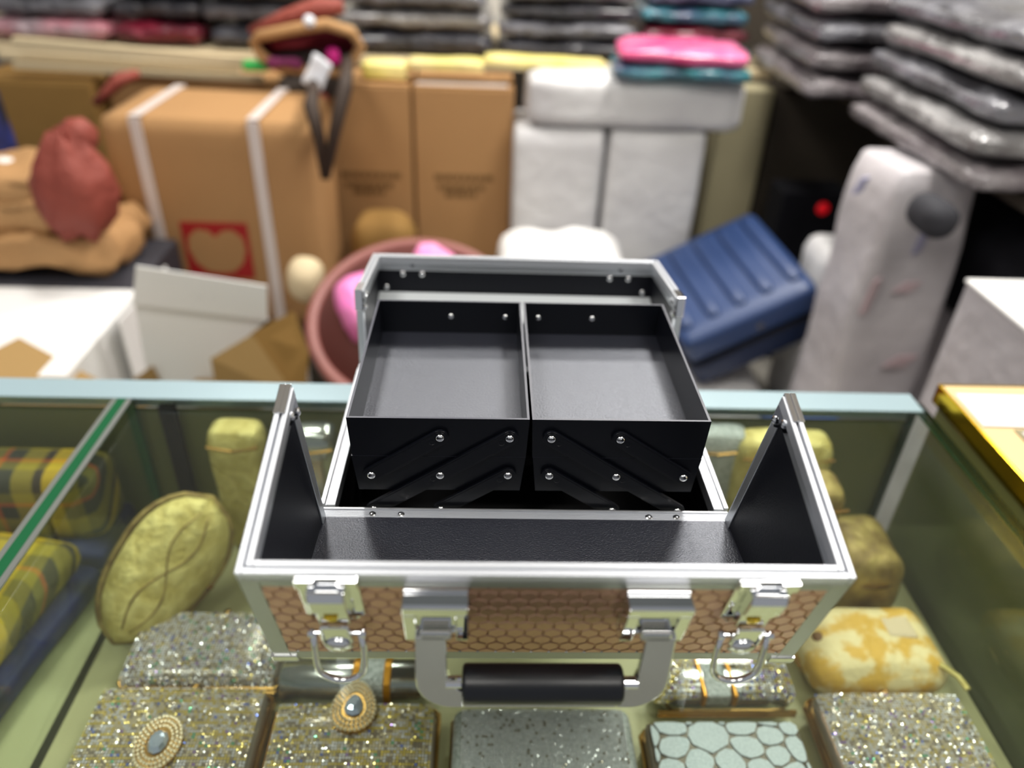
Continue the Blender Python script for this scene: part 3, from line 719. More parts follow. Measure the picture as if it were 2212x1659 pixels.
# brocade bags at the right
t = thing('brocade_clutch', 'yellow brocade clutch with brown embroidery beside the right glass', 'clutch', (.41, .12, SH))
b = MB().soft(0, 0, 0, .158, .105, .056, .85, .004, 14, 3, 14, thin=.2).xf(Matrix.Translation((.408, .105, SH + .033)) @ Matrix.Rotation(.06, 4, 'Z'))
b.build('body', M['brocade'], t, smooth=True, origin=(.408, .105, SH + .03))
f = MB(); f.tube([(.408 + .08 * cos(a), .105 + .056 * sin(a), SH + .022) for a in [2 * pi * i / 28 for i in range(28)]], .0035, 6, closed=True); f.build('frame', M['metalgold'], t, smooth=True)
for dx, dy_, rr in ((-.015, -.036, .013), (.018, -.034, .010), (.050, .036, .009), (-.058, .0, .009)):
    MB().soft(.408 + dx, .105 + dy_, SH + .0545 - abs(dy_) * .24, rr * 2, rr * 1.5, .010, .9, .002, 60, 2, 6).build('embroidery', M['brownemb'], t, smooth=True)
MB().soft(.444, .117, SH + .0575, .034, .030, .008, .9, .002, 60, 5, 6).build('embroidery', M['wood'], t, smooth=True)
MB().tube([(.470, .070, SH + .056), (.484, .055, SH + .054), (.487, .04, SH + .053)], .0032, 6).build('cord', M['gold'], t)
t = thing('brocade_clutch', 'brown and gold brocade clutch behind the yellow brocade one', 'clutch', (.44, .22, SH))
MB().soft(.437, .223, SH + .05, .088, .108, .098, .6, .004, 16, 5, 12).build('body', M['gold_o'], t, smooth=True)
MB().tube([(.437 + .046 * cos(a), .223 + .056 * sin(a), SH + .068) for a in [2 * pi * i / 24 for i in range(24)]], .003, 6, closed=True).build('frame', M['metalgold'], t)
# gold leaf-shaped bag at the left, leaning
t = thing('leaf_clutch', 'gold brocade leaf shaped clutch leaning upright beside the glass divider', 'clutch', (-.42, .16, SH))
A_, B_ = atz(248, 1385, SH + .03), at(458, 1078, .235)
ax = (B_ - A_); ln = ax.length; ax.normalize(); nrm = Vector((.50, -.72, .55)); nrm = (nrm - ax * nrm.dot(ax)).normalized(); sd = ax.cross(nrm)
Mx = Matrix((ax, sd, nrm)).transposed().to_4x4(); Mx.translation = (A_ + B_) / 2
lf = MB(); n = 16; m_ = 10
def leafp(i, j, up):
    s_ = -1 + 2 * i / n; v = -1 + 2 * j / m_
    wd = .052 * (1 - abs(s_) ** 2.6) ** .62 * (1 + .12 * s_)
    hh = .020 * math.sqrt(max(0, (1 - v * v) * (1 - s_ ** 4))) + .004
    return Vector((s_ * ln / 2, v * wd, hh * up * (1 if up > 0 else .9)))
for up in (1, -1):
    o0 = len(lf.v); vs = [leafp(i, j, up) for i in range(n + 1) for j in range(m_ + 1)]
    lf.add(vs, [(i * (m_ + 1) + j, i * (m_ + 1) + j + 1, (i + 1) * (m_ + 1) + j + 1, (i + 1) * (m_ + 1) + j) for i in range(n) for j in range(m_)])
ed = [leafp(i, 0, 1) for i in range(n + 1)] + [leafp(i, m_, 1) for i in range(n, -1, -1)]
lf.xf(Mx).build('body', M['gold'], t, smooth=True, origin=Mx.translation)
MB().tube([Mx @ (Vector((v.x * 1.01, v.y * 1.06, -.002))) for v in ed], .0042, 6, closed=True).build('frame', M['gold_o'], t, smooth=True)
for k in (-1, 1):
    MB().tube([Mx @ Vector((s_ * ln / 2, k * .018 * (1 - s_ * s_) * math.sin(s_ * 3), .0225 * math.sqrt(max(0, 1 - s_ ** 4)) + .001)) for s_ in [-.8 + .1 * i for i in range(17)]], .0014, 5).build('seam', M['gold_o'], t, smooth=True)
MB().lathe([(.00001, -.004), (.005, 0), (.00001, .007)], Mx @ Vector((ln * .02, .056, 0)), 'z', 10).build('clasp', M['metalgold'], t, smooth=True)
# clutches standing along the rear door
def standing(name, label, p0, p1, Y, th, material, amp=.004, seed=1, zlo=SH):
    a, b_ = at(p0[0], p0[1], Y), at(p1[0], p1[1], Y)
    x0, x1 = min(a.x, b_.x), max(a.x, b_.x); z1 = min(-.016, max(a.z, b_.z))
    t = thing(name, label, 'clutch', ((x0 + x1) / 2, Y, zlo))
    MB().soft((x0 + x1) / 2, Y, (zlo + z1) / 2 + amp * .6, x1 - x0, th, z1 - zlo - amp * 1.2, .7, amp, 16, seed, 10).build('body', M[material], t, smooth=True, origin=((x0 + x1) / 2, Y, zlo))
    MB().tube([(x0 + .004, Y - th * .48, z1 - .02), ((x0 + x1) / 2, Y - th * .53, z1 - .024), (x1 - .004, Y - th * .48, z1 - .02)], .002, 6).build('frame', M['metalgold'], t)
    return t
standing('gold_clutch', 'gold clutch standing at the rear right of the black post', (440, 900), (590, 1040), .305, .045, 'gold', seed=3)
standing('silver_clutch', 'grey silver clutch standing at rear behind the left lid flap', (598, 910), (740, 1040), .300, .04, 'silverb', .003, 4)
standing('grey_clutch', 'pale grey clutch standing at rear right next to black trays', (1480, 905), (1600, 1010), .310, .04, 'sglit', .003, 5)
standing('gold_clutch', 'gold brocade clutch standing at rear behind the right lid flap', (1600, 910), (1780, 1010), .300, .05, 'gold', .004, 6)
standing('gold_clutch', 'dark gold clutch lying low in front of the standing gold brocade one', (1640, 1010), (1800, 1120), .215, .06, 'gold_o', .004, 7)
# tartan bags in the left bay
t = thing('tartan_bag', 'yellow and black tartan bag lying in the front left bay', 'bag', (-.56, .06, SH))
b = MB().soft(0, 0, 0, .145, .36, .052, .8, .006, 7, 4, 16, thin=.25).xf(Matrix.Translation((-.606, .055, SH + .066)) @ Matrix.Rotation(-.16, 4, 'Z'))
b.build('body', M['plaid'], t, smooth=True, origin=(-.572, .055, SH + .06))
b = MB().soft(0, 0, 0, .165, .37, .034, .8, .004, 7, 5, 10).xf(Matrix.Translation((-.606, .05, SH + .0235)) @ Matrix.Rotation(-.14, 4, 'Z'))
b.build('gusset', M['bluefab'], t, smooth=True)
t = thing('tartan_bag', 'red and yellow tartan bag at the rear of the left bay', 'bag', (-.66, .25, SH))
b = MB().soft(0, 0, 0, .40, .075, .105, .6, .004, 7, 6, 14).xf(Matrix.Translation((-.70, .290, SH + .092)))
b.build('body', M['plaid'], t, smooth=True, origin=(-.70, .285, SH + .08))
MB().soft(-.80, .258, SH + .125, .16, .05, .05, .6, .004, 8, 2, 8).build('red_flap', M['plaid_r'], t, smooth=True)
MB().soft(-.70, .285, SH + .0255, .40, .105, .038, .7, .003, 8, 3, 10).build('gusset', M['bluefab'], t, smooth=True)
rhinestone_clutch('rhinestone_clutch', 'small dark rhinestone clutch beside the leaf shaped clutch and case corner', -.300, -.258, .175, .215, .05, SIL, 9, pitch=.004)

# ------------------------------------------------------------------ table at the right
tb = thing('side_table', 'wooden side table with gold metal edge at the right of the counter', 'table', (.85, .08, FL))
TX = .545; TZ = .030; TYB = .352
MB().box(TX + .004, 1.25, -.5, TYB - .004, TZ - .02, TZ).build('table_top', M['plywood'], tb)
MB().box(TX, TX + .004, -.5, TYB, TZ - .026, TZ + .0008).box(TX, 1.25, TYB - .004, TYB, TZ - .026, TZ + .0008).build('gold_edge', M['gold_t'], tb, bevel=.0012)
MB().box(TX + .006, TX + .022, -.48, TYB - .01, FL, TZ - .0265).build('side_panel', M['case_in'], tb)
for x in (TX + .03, 1.2):
    for y in (-.46, TYB - .04): MB().box(x, x + .04, y, y + .035, FL, TZ - .02).build('leg', M['gold_t'], tb)
p0, p1 = atz(2078, 862, TZ), atz(2212, 920, TZ)
b = MB().box(-.13, .13, -.0335, .0335, 0, .0012).xf(Matrix.Translation((p0.x + .125, (p0.y + p1.y) / 2, TZ + .001)) @ Matrix.Rotation(-.02, 4, 'Z'))
tag(b.build('paper_sheet', M['paper']), 'white paper sheet lying on the side table', 'paper')
c0 = atz(2190, 930, TZ)
t = thing('photo_card', 'small card with pale green border on the side table', 'card', (c0.x + .04, c0.y - .035, TZ))
MB().box(c0.x, c0.x + .09, c0.y - .065, c0.y, TZ + .0006, TZ + .0016).build('card', M['beige'], t)
MB().box(c0.x + .006, c0.x + .085, c0.y - .058, c0.y - .006, TZ + .0016, TZ + .0021).build('card_face', M['paper'], t)
MB().box(c0.x + .015, c0.x + .03, c0.y - .03, c0.y - .015, TZ + .0021, TZ + .0024).build('red_mark', M['red'], t)

# ------------------------------------------------------------------ stock behind the counter
def carton(name, label, x0, x1, y0, y1, z0, z1, m='carton', bev=.008, tape=None, yaw=0.):
    t = thing(name, label, 'box', ((x0 + x1) / 2, (y0 + y1) / 2, z0))
    MB().box(x0, x1, y0, y1, z0, z1 - .004).build('box_body', M[m], t, bevel=bev)
    ym = (y0 + y1) / 2
    for a, b_ in ((y0 + .002, ym - .001), (ym + .001, y1 - .002)):
        MB().box(x0 + .002, x1 - .002, a, b_, z1 - .004, z1).build('top_flap', M[m], t, bevel=.002)
    return t
# tall strapped carton with the red heart print
hx0, hx1 = at(205, 258, 1.6).x, at(660, 258, 1.6).x
hc = thing('strapped_carton', 'large brown carton with two white straps and red heart print', 'box', ((hx0 + hx1) / 2, 1.78, -.60))
MB().soft((hx0 + hx1) / 2, 1.775, -.2975, hx1 - hx0, .35, .605, .13, .004, 3, 2, 14).build('box_body', M['carton'], hc, smooth=True)
for sx in (at(290, 255, 1.6).x, at(545, 258, 1.6).x):
    MB().box(sx - .0155, sx + .0155, 1.592, 1.5975, -.598, .003).box(sx - .0155, sx + .0155, 1.595, 1.955, .007, .0112).box(sx - .0155, sx + .0155, 1.952, 1.956, -.598, .008).build('strap', M['strap'], hc, bevel=.002)
qa, qb = at(388, 478, 1.6), at(552, 600, 1.6)
MB().box(qa.x, qb.x, 1.5955, 1.5985, qb.z, qa.z).build('red_print', M['red'], hc)
hxc, hzc = (qa.x + qb.x) / 2, (qa.z + qb.z) / 2
heart = [(hxc + s_ * x * .082, hzc + z * .075) for s_, pts in ((1, [(0, .55), (.25, .8), (.6, .85), (.92, .55), (.98, .05), (.8, -.5), (.45, -.85), (0, -.9)]), (-1, [(.45, -.85), (.8, -.5), (.98, .05), (.92, .55), (.6, .85), (.25, .8)])) for x, z in pts]
MB().prism(heart, 1.5935, 1.5958, 1).build('heart_shape', M['carton'], hc)
tag(MB().box(hx0 - .05, hx1 + .02, 1.62, 2.0, FL, -.605).build('low_crate', M['brown_d'], bevel=.005), 'low dark crate under the strapped carton', 'crate')
# cartons in the back row
cx0, cx1, cx2 = at(720, 185, 2.05).x, at(888, 185, 2.05).x, at(1112, 185, 2.05).x
for (a, b_, lb) in ((cx0 - .04, cx1 - .004, 'brown carton in the back row, left of the widest printed one'), (cx1 + .004, cx2, 'wide brown carton with faded print beside the white wrapped boxes')):
    t = carton('tall_carton', lb, a, b_, 2.05, 2.28, FL, .012)
    m_ = (a + b_) / 2 - .01
    pr = MB()
    for k, (wd, zz) in enumerate(((.17, -.285), (.15, -.318), (.10, -.342))):
        n_ = 7; q = random.Random(k)
        x = m_ - wd / 2
        while x < m_ + wd / 2:
            l_ = q.uniform(.012, .03); pr.box(x, x + l_, 2.0483, 2.0493, zz, zz + .018); x += l_ + .006
    pr.build('faded_print', M['ink'], t)
    if a > cx0: MB().box(a + .01, b_ - .02, 2.06, 2.11, .0122, .0135).build('tape', M['strap'], t)
carton('tall_carton', 'dull brown carton behind the tan sack at far left', at(0, 170, 2.05).x - .1, at(196, 190, 2.05).x, 2.05, 2.28, FL, -.012, 'carton_d')
carton('tall_carton', 'brown carton behind the strapped carton, under the wooden battens', at(200, 190, 2.05).x + .01, cx0 - .06, 2.12, 2.28, FL, -.004)
# wooden battens lying on the cartons
for k, (pa, pb, yy, hh) in enumerate((((30, 90), (585, 138), 2.06, .030), ((0, 118), (520, 150), 2.10, .024), ((30, 140), (570, 170), 2.075, .020))):
    a, b_ = at(*pa, yy), at(*pb, yy + .03)
    dv = (b_ - a); ln = dv.length; dv.normalize(); up = Vector((0, 0, 1)); sd = up.cross(dv).normalized(); up = dv.cross(sd)
    Mx = Matrix((dv, sd, up)).transposed().to_4x4(); Mx.translation = a
    o = MB().box(0, ln, -.012, .012, -hh / 2, hh / 2).xf(Mx).build('wooden_batten', M['wood'], bevel=.003)
    tag(o, ['topmost pale wooden batten lying on the cartons at left', 'middle pale wooden batten reaching the left frame edge', 'lowest pale wooden batten lying right on the cartons'][k], 'batten', 'battens on the cartons')
g0 = at(552, 143, 2.03)
tag(MB().soft(g0.x, 2.035, g0.z, .075, .03, .028, .5, n=6).build('green_tag', M['green'], smooth=True), 'bright green tag at the end of the battens beside red handbag', 'tag')
# shelf along the back wall and along the right wall
st = thing('back_shelf', 'long low shelf along the back wall carrying wrapped garments', 'shelf', (-.6, 2.6, FL))
MB().box(-2.3, .95, 2.32, 3.15, .012, .042).build('shelf_board', M['wood'], st, bevel=.003)
for x in (-2.25, -.9, .88): MB().box(x, x + .04, 2.95, 3.1, FL, .012).build('shelf_leg', M['brown_d'], st)
st2 = thing('side_shelf', 'shelf along the right wall carrying a leaning pile of garments', 'shelf', (1.5, 1.7, FL))
MB().box(1.09, 2.05, .55, 2.95, .010, .040).build('shelf_board', M['brown_d'], st2, bevel=.003)
for y in (.6, 1.7, 2.85): MB().box(1.9, 1.94, y, y + .04, FL, .010).build('shelf_leg', M['brown_d'], st2)
# yellow film bundles lying on the back cartons
for k, (pa, pb, hh, lb) in enumerate((((785, 145), (880, 178), .05, 'crumpled yellow plastic bundle beside the red handbag'), ((880, 128), (1045, 150), .028, 'flat pale yellow strip on the back cartons'), ((1050, 128), (1305, 140), .022, 'narrow green and yellow strip on the shelf edge'))):
    a, b_ = at(*pa, 2.12), at(*pb, 2.12)
    zc = max((a.z + b_.z) / 2, .013 + hh / 2 + .003)
    o = MB().soft((a.x + b_.x) / 2, 2.13, zc, b_.x - a.x, .10, hh, .5, .006, 9, k, 10).build('yellow_bundle', M['yellow'], smooth=True)
    tag(o, lb, 'bundle')
# garment packs
pk = [0]
def pack(x, y, z, sx, sy, h, m, label, group, yaw=0., tilt=0.):
    pk[0] += 1
    b = MB().soft(0, 0, 0, sx, sy, h, .75, .005, 8., pk[0] * 1.7, 14, thin=.32, ridge=.008)
    b.xf(Matrix.Translation((x, y, z)) @ Matrix.Rotation(yaw, 4, 'Z') @ Matrix.Rotation(tilt, 4, 'Y'))
    o = b.build('garment_pack', PACK[m], smooth=True, origin=(x, y, z))
    tag(o, label, 'package', group)
LV = {1: ['only'], 2: ['lowest', 'topmost'], 3: ['lowest', 'middle', 'topmost'], 4: ['lowest', 'second lowest', 'third lowest', 'topmost'], 5: ['lowest', 'second lowest', 'middle', 'second highest', 'topmost']}
NOUN = dict(dark='black', grey='grey', light='pale grey', mauve='mauve grey', red='dark red', teal='blue and teal', navy='navy', pinkw='pale pink')
cols = [(-1.72, -1.30, ['pinkw', 'grey', 'mauve'], 'at far left above the battens'), (-1.28, -.99, ['red', 'dark', 'dark'], 'above the battens, second from the left end'),
        (-.98, -.56, ['dark', 'grey', 'dark'], 'just left of the red handbag'), (-.53, -.03, ['dark', 'light', 'grey'], 'just right of the red handbag'),
        (.0, .47, ['dark', 'grey', 'dark', 'grey'], 'above the green strip'), (.50, .86, ['teal', 'red', 'teal', 'navy'], 'of coloured garments above the pink pack')]
for x0, x1, ms, wh in cols:
    h = .070 if len(ms) == 3 else .058
    for k, m_ in enumerate(ms):
        pack((x0 + x1) / 2 + rnd.uniform(-.012, .012), 2.56 + rnd.uniform(-.02, .02), .042 + h * (k + .5) + .006, x1 - x0, .42, h * .98, m_, '%s film-wrapped pack, %s of stack %s' % (NOUN[m_], LV[len(ms)][k], wh), 'wrapped garments on the back shelf', rnd.uniform(-.05, .05))
# pile on the right wall shelf: two stacks, one behind the other
for k, m_ in enumerate(['mauve', 'light', 'grey', 'light', 'grey']):
    pack(1.14 + .012 * k + rnd.uniform(-.02, .02), 1.36 + rnd.uniform(-.02, .02), .043 + .064 * (k + .5), .42, .62, .062, m_, '%s plastic-wrapped garment pack, %s of the near right stack' % (NOUN[m_], LV[5][k]), 'wrapped garments on the right shelf', rnd.uniform(-.06, .06))
for k, m_ in enumerate(['mauve', 'mauve', 'grey', 'mauve']):
    pack(1.12 + rnd.uniform(-.02, .02), 2.14, .043 + .075 * (k + .5), .44, .62, .073, m_, '%s plastic-wrapped garment pack, %s of the far right stack' % (NOUN[m_], LV[4][k]), 'wrapped garments on the right shelf', rnd.uniform(-.06, .06))
# white wrapped boxes and roll
wx = [at(1112, 300, 1.95).x, at(1308, 300, 1.95).x, at(1322, 300, 1.95).x, at(1530, 300, 1.95).x]
for a, b_, lb, sd in ((wx[0], wx[1], 'left one of two white poly-wrapped boxes beneath the white roll', 1), (wx[2] - .006, wx[3], 'right one of two white poly-wrapped boxes beneath the white roll', 2)):
    t = thing('wrapped_box', lb, 'box', ((a + b_) / 2, 2.1, FL), 'white wrapped boxes')
    MB().soft((a + b_) / 2, 2.09, (FL - .085) / 2, b_ - a, .28, -.085 - FL, .12, .004, 4, sd, 14).build('wrapped_body', M['poly'], t, smooth=True)
    MB().box(a + .05, b_ - .06, 1.9465, 1.948, -.36, -.30).build('faint_print', M['pink'], t) if False else None
rl = thing('wrapped_roll', 'long white wrapped roll lying across the two white boxes', 'roll', (.41, 2.08, -.08))
ra, rb = at(1142, 150, 1.95), at(1600, 285, 1.95)
MB().soft((ra.x + rb.x) / 2, 2.06, -.003, rb.x - ra.x, .24, .150, .5, .005, 5, 4, 14).build('roll_body', M['poly'], rl, smooth=True)
p = atz(1470, 180, .10)
for k, (sz, m_, zz, lb) in enumerate((((.40, .26, .042), PACK['teal'], .098, 'grey blue garment pack lying on the white roll'), ((.38, .25, .050), M['hotpink'], .142, 'hot pink plastic pack on top of the white roll'))):
    b = MB().soft(0, 0, 0, *sz, .8, .008, 8, k + 2, 12, thin=.35, ridge=.008).xf(Matrix.Translation((.545, 2.02, zz)) @ Matrix.Rotation(-.08, 4, 'Z'))
    tag(b.build('folded_pack', m_, smooth=True, origin=(.545, 2.02, zz)), lb, 'package')
p = at(1180, 500, 1.72)
tag(MB().soft(.20, 1.74, -.62, .40, .30, .54, .8, .05, 5, 8, 16, ridge=.02).build('plastic_bag', M['white'], smooth=True), 'crumpled white plastic bag in front of white boxes', 'bag')
# beige and dark panels under the shelf
tag(MB().box(at(1545, 300, 2.2).x, at(1655, 300, 2.2).x, 2.2, 2.30, FL, .005).build('beige_board', M['beige'], bevel=.01), 'beige board standing right of the white boxes', 'board')
tag(MB().box(.60, 2.05, 3.16, 3.19, FL, 1.05).build('dark_backdrop', M['brown_d']), 'dark curtain added over the bright back wall behind the right garment stacks', 'backdrop')  # added to hide the bright wall; darkens the gap between garment stacks
tag(MB().box(at(1660, 300, 2.22).x, 1.36, 2.22, 2.32, FL, -.01).build('dark_board', M['brown_d'], bevel=.01), 'dark brown board standing behind the tall polybag', 'board')
p = at(1779, 452, 1.95)
t = thing('power_box', 'small black box with round red light behind the suitcase', 'device', (p.x - .03, 2.0, FL))
MB().box(p.x - .14, p.x + .09, 1.96, 2.10, FL, p.z + .05).build('housing', M['black'], t, bevel=.006)
MB().lathe([(.020, 0), (.020, -.006), (.014, -.011), (.00001, -.013)], (p.x, 1.96, p.z), 'y', 20).build('indicator_light', M['ledred'], t, smooth=True)
# red handbag hanging at the cartons
t = thing('red_handbag', 'open dark red handbag with tan rim, white tag and hanging straps', 'bag', (-.56, 1.92, .0))
Y = 2.0; c = at(665, 130, Y)
def hb(px, py, dy=0.): return at(px, py, Y + dy)
rimp = [hb(548, 92), hb(560, 78, -.02), hb(640, 62, -.05), hb(705, 52, -.06), hb(760, 70, -.02), hb(780, 100), hb(755, 145, -.01), hb(728, 160, -.01), hb(600, 145, -.02), hb(565, 120, -.01)]
ctr = sum(rimp, Vector()) / len(rimp)
MB().tube(rimp, .016, 8, closed=True).build('rim', M['tan'], t, smooth=True)
bw = MB(); k_ = len(rimp)
low = [ctr + (v - ctr) * .78 + Vector((0, .08, -.05)) for v in rimp]; bot = [ctr + (v - ctr) * .35 + Vector((0, .10, -.06)) for v in rimp]
bw.add(rimp + low + bot, [(i, (i + 1) % k_, k_ + (i + 1) % k_, k_ + i) for i in range(k_)] + [(k_ + i, k_ + (i + 1) % k_, 2 * k_ + (i + 1) % k_, 2 * k_ + i) for i in range(k_)] + [tuple(2 * k_ + i for i in range(k_))])
bw.build('lining', mat('dark_red_lining', (96, 10, 34), .7), t, smooth=True)
MB().soft(ctr.x - .01, Y + .10, .068, .24, .12, .09, .8, .012, 7, 5, 12, ridge=.01).build('body', mat('olive_brown_leather', (58, 46, 40), .6), t, smooth=True)
a = [hb(545, 72, .03), hb(620, 40, .02), hb(690, 18, .02), hb(742, 14, .03)]
MB().tube(a, [.02, .026, .03, .02], 8).build('red_flap', M['rust'], t, smooth=True)
MB().tube([hb(590, 100, .02), hb(640, 92, .02), hb(680, 84, .02)], [.012, .018, .010], 8).build('red_trim', mat('crimson_leather', (150, 40, 52), .5), t, smooth=True)
q = hb(668, 46, -.09); MB().lathe([(.00001, -.016), (.012, -.011), (.017, 0), (.012, .011), (.00001, .016)], q, 'y', 14).build('pearl_button', M['paper'], t, smooth=True)
q = hb(672, 186, -.02); MB().soft(q.x, q.y, q.z, .19, .05, .062, .8, .006, 12, 4, 8).build('lower_pouch', mat('dark_olive_pouch', (62, 54, 48), .6), t, smooth=True)
q = hb(720, 122, -.02); MB().soft(q.x, q.y, q.z, .04, .03, .05, .9, .006, 20, 2, 6).build('magenta_pouch', mat('magenta_cloth', (206, 30, 132), .6), t, smooth=True)
q = hb(600, 135, -.04); MB().soft(q.x + .02, q.y, q.z, .10, .03, .03, .9, .006, 20, 2, 6).build('purple_pouch', mat('purple_cloth', (104, 14, 70), .7), t, smooth=True)
q = hb(686, 158, -.12); MB().soft(0, 0, 0, .062, .018, .085, .6, .006, 12, 3, 8).xf(Matrix.Translation(q) @ Matrix.Rotation(.5, 4, 'Y')).build('white_tag', M['paper'], t, smooth=True)
q = hb(690, 215, -.08); MB().soft(q.x, q.y, q.z, .055, .03, .034, .9, .002, 12, 3, 8).build('red_charm', mat('red_charm', (150, 56, 48), .4), t, smooth=True)
for a, b_, c_ in (((672, 230), (690, 300), (702, 385)), ((745, 190), (722, 290), (704, 385))):
    MB().tube([hb(a[0] + 6, a[1] - 62, -.02), hb(a[0] + 4, a[1] - 30, -.24), hb(*a, -.46), hb(*b_, -.46), hb(*c_, -.46)], [.016, .018, .019, .016, .011], 8).build('strap', mat('dark_brown_strap', (52, 36, 24), .7), t, smooth=True)
q = at(230, 205, 1.9)
tag(MB().tube([at(205, 225, 1.9), at(262, 170, 1.93), at(300, 158, 1.96)], [.012, .02, .012], 8).build('red_ribbon', M['rust'], smooth=True), 'short red ribbon lying behind the left top corner of strapped carton', 'ribbon')
# tan sack, maroon bag, black box at left
ts = thing('tan_sack', 'soft tan fabric sack with folds at the left', 'sack', (-1.09, 1.42, -.36))
MB().soft(-1.17, 1.45, -.265, .42, .30, .10, .9, .012, 6, 2, 14, ridge=.03).build('sack_body', M['tan'], ts, smooth=True)
MB().soft(-1.21, 1.47, -.185, .36, .28, .09, .9, .014, 6, 4, 14, ridge=.03).build('sack_body', M['tan'], ts, smooth=True)
MB().soft(-1.25, 1.47, -.12, .26, .24, .07, .9, .014, 6, 6, 12, ridge=.02).build('sack_fold', M['tan'], ts, smooth=True)
tag(MB().box(-1.46, -.90, 1.27, 1.585, FL, -.322).build('black_box', M['dgrey'], bevel=.006), 'black box under the tan sack', 'box')
mb = thing('maroon_bag', 'slumped maroon cloth bag leaning on the strapped carton', 'bag', (-.95, 1.38, -.15))
bp = MB().lathe([(.00001, -.125), (.070, -.115), (.098, -.07), (.100, -.01), (.080, .045), (.052, .085), (.034, .11), (.00001, .115)], (0, 0, 0), 'z', 20, sx=.92, sy=.75)
for i, v in enumerate(bp.v): bp.v[i] = v * (1 + .10 * sin(math.atan2(v.y, v.x) * 5 + v.z * 14)) + noise.noise_vector(v * 9) * .012
bp.xf(Matrix.Translation((-1.008, 1.33, -.080)) @ Matrix.Rotation(.12, 4, 'Y')); bp.build('bag_body', M['rust'], mb, smooth=True, origin=(-1.008, 1.33, -.080))
MB().tube([(-1.005, 1.36, .0), (-.97, 1.37, .03), (-.955, 1.38, .045)], [.044, .04, .02], 8).build('tied_neck', M['rust'], mb, smooth=True)
q = at(20, 372, 1.5); tag(MB().soft(q.x, 1.5, q.z, .065, .06, .07, .9, .006, 14, 3, 8).build('white_pouch', M['white'], smooth=True), 'small white pouch on top of the tan sack', 'pouch')
q = at(-8, 290, 1.55); tag(MB().soft(q.x - .115, 1.62, q.z - .02, .20, .12, .28, .8, .012, 9, 3, 8).build('blue_bag', M['bluefab'], smooth=True), 'dark blue bag cut off by the left frame edge', 'bag')
# white boxes in front at the left
ZA = -.32
pa, pb, pc = atz(-160, 640, ZA), atz(250, 625, ZA), atz(200, 792, ZA)
wb = thing('white_box', 'flat white closed box at the lower left', 'box', ((pa.x + pb.x) / 2, 1.05, FL))
MB().box(-1.5, -.882, .87, 1.255, FL, ZA - .006).build('box_body', M['white'], wb, bevel=.004)
MB().box(-1.503, -.879, .866, 1.259, ZA - .0055, ZA).build('box_lid', M['white'], wb, bevel=.002)
b = MB().box(-.18, .18, -.09, .09, -.003, .003).xf(Matrix.Translation((-.87, .83, -.352)) @ Matrix.Rotation(.42, 4, 'Y') @ Matrix.Rotation(-.25, 4, 'Z'))
tag(b.build('kraft_flap', M['kraft']), 'loose kraft cardboard flap at the lower left corner behind the rail', 'cardboard')
fa, fb_, fc, fd = at(290, 655, 1.06), at(580, 690, 1.06), at(578, 614, 1.058), at(297, 571, 1.058)
ob = thing('open_white_box', 'open white carton with raised flap in front of strapped carton', 'box', (-.65, 1.2, FL))
fx0, fx1 = fa.x, fb_.x
def slab(pts, th, name, m, parent):
    nrm = (pts[1] - pts[0]).cross(pts[2] - pts[0]).normalized() * th
    n = len(pts); b = MB().add(pts + [q + nrm for q in pts], [tuple(range(n)), tuple(range(2 * n - 1, n - 1, -1))] + [(i, (i + 1) % n, n + (i + 1) % n, n + i) for i in range(n)])
    return b.build(name, m, parent)
slab([fa + Vector((0, -.005, .002)), fb_ + Vector((0, -.005, .002)), fc + Vector((0, -.005, 0)), fd + Vector((0, -.005, 0))], .004, 'raised_flap', M['white'], ob)
fz = fa.z
slab([fa, fb_, Vector((at(470, 782, 1.06).x, 1.06, at(470, 782, 1.06).z)), Vector((at(480, 850, 1.06).x, 1.06, FL)), Vector((fx0 - .05, 1.06, FL))], .004, 'front_panel', M['white'], ob)
MB().box(fx0 - .05, fx0 - .046, 1.066, 1.36, FL, fz - .05).box(fx1 - .01, fx1 - .006, 1.066, 1.36, FL, fz - .30).box(fx0 - .05, fx1 - .006, 1.361, 1.365, FL, fz - .30).build('box_walls', M['white'], ob)
for px in (428, 462):
    q = at(px, 636, 1.052)
    MB().tube([(q.x + .010 * cos(a), 1.0515, q.z + .008 * sin(a)) for a in [2 * pi * i / 14 for i in range(14)]], .0016, 5, closed=True).build('faint_print', M['faintgrey'], ob)
tri = [at(283, 822, 1.05), at(330, 790, 1.05), at(352, 840, 1.05), at(300, 850, 1.05)]
slab(tri, .002, 'brown_patch', M['kraft'], ob)
kb = thing('kraft_carton', 'open kraft carton with bent flaps left of brown basin', 'box', (-.52, .98, FL))
slab([at(455, 775, .96), at(545, 722, 1.0), at(640, 860, .97), at(470, 860, .95)], .004, 'bent_flap', M['kraft'], kb)
slab([at(545, 718, 1.0), at(636, 672, 1.06), at(668, 760, 1.03), at(660, 860, 1.0), at(606, 850, .98)], .004, 'bent_flap', M['carton_d'], kb)
q = at(668, 840, 1.05); MB().box(-.70, -.56, 1.02, 1.05, FL, -.44).build('box_body', M['kraft'], kb)
q = at(660, 590, 1.45); tag(MB().soft(q.x, 1.45, q.z - .02, .10, .10, .12, .9, .01, 10, 4, 10).build('straw_bag', M['wood'], smooth=True), 'small straw coloured bundle between strapped carton and basin', 'bundle')
tag(MB().soft(-.36, 1.86, -.62, .20, .18, .56, .7, .02, 6, 3, 10).build('kraft_sack', M['carton_d'], smooth=True), 'dark kraft sack behind the brown basin', 'sack')
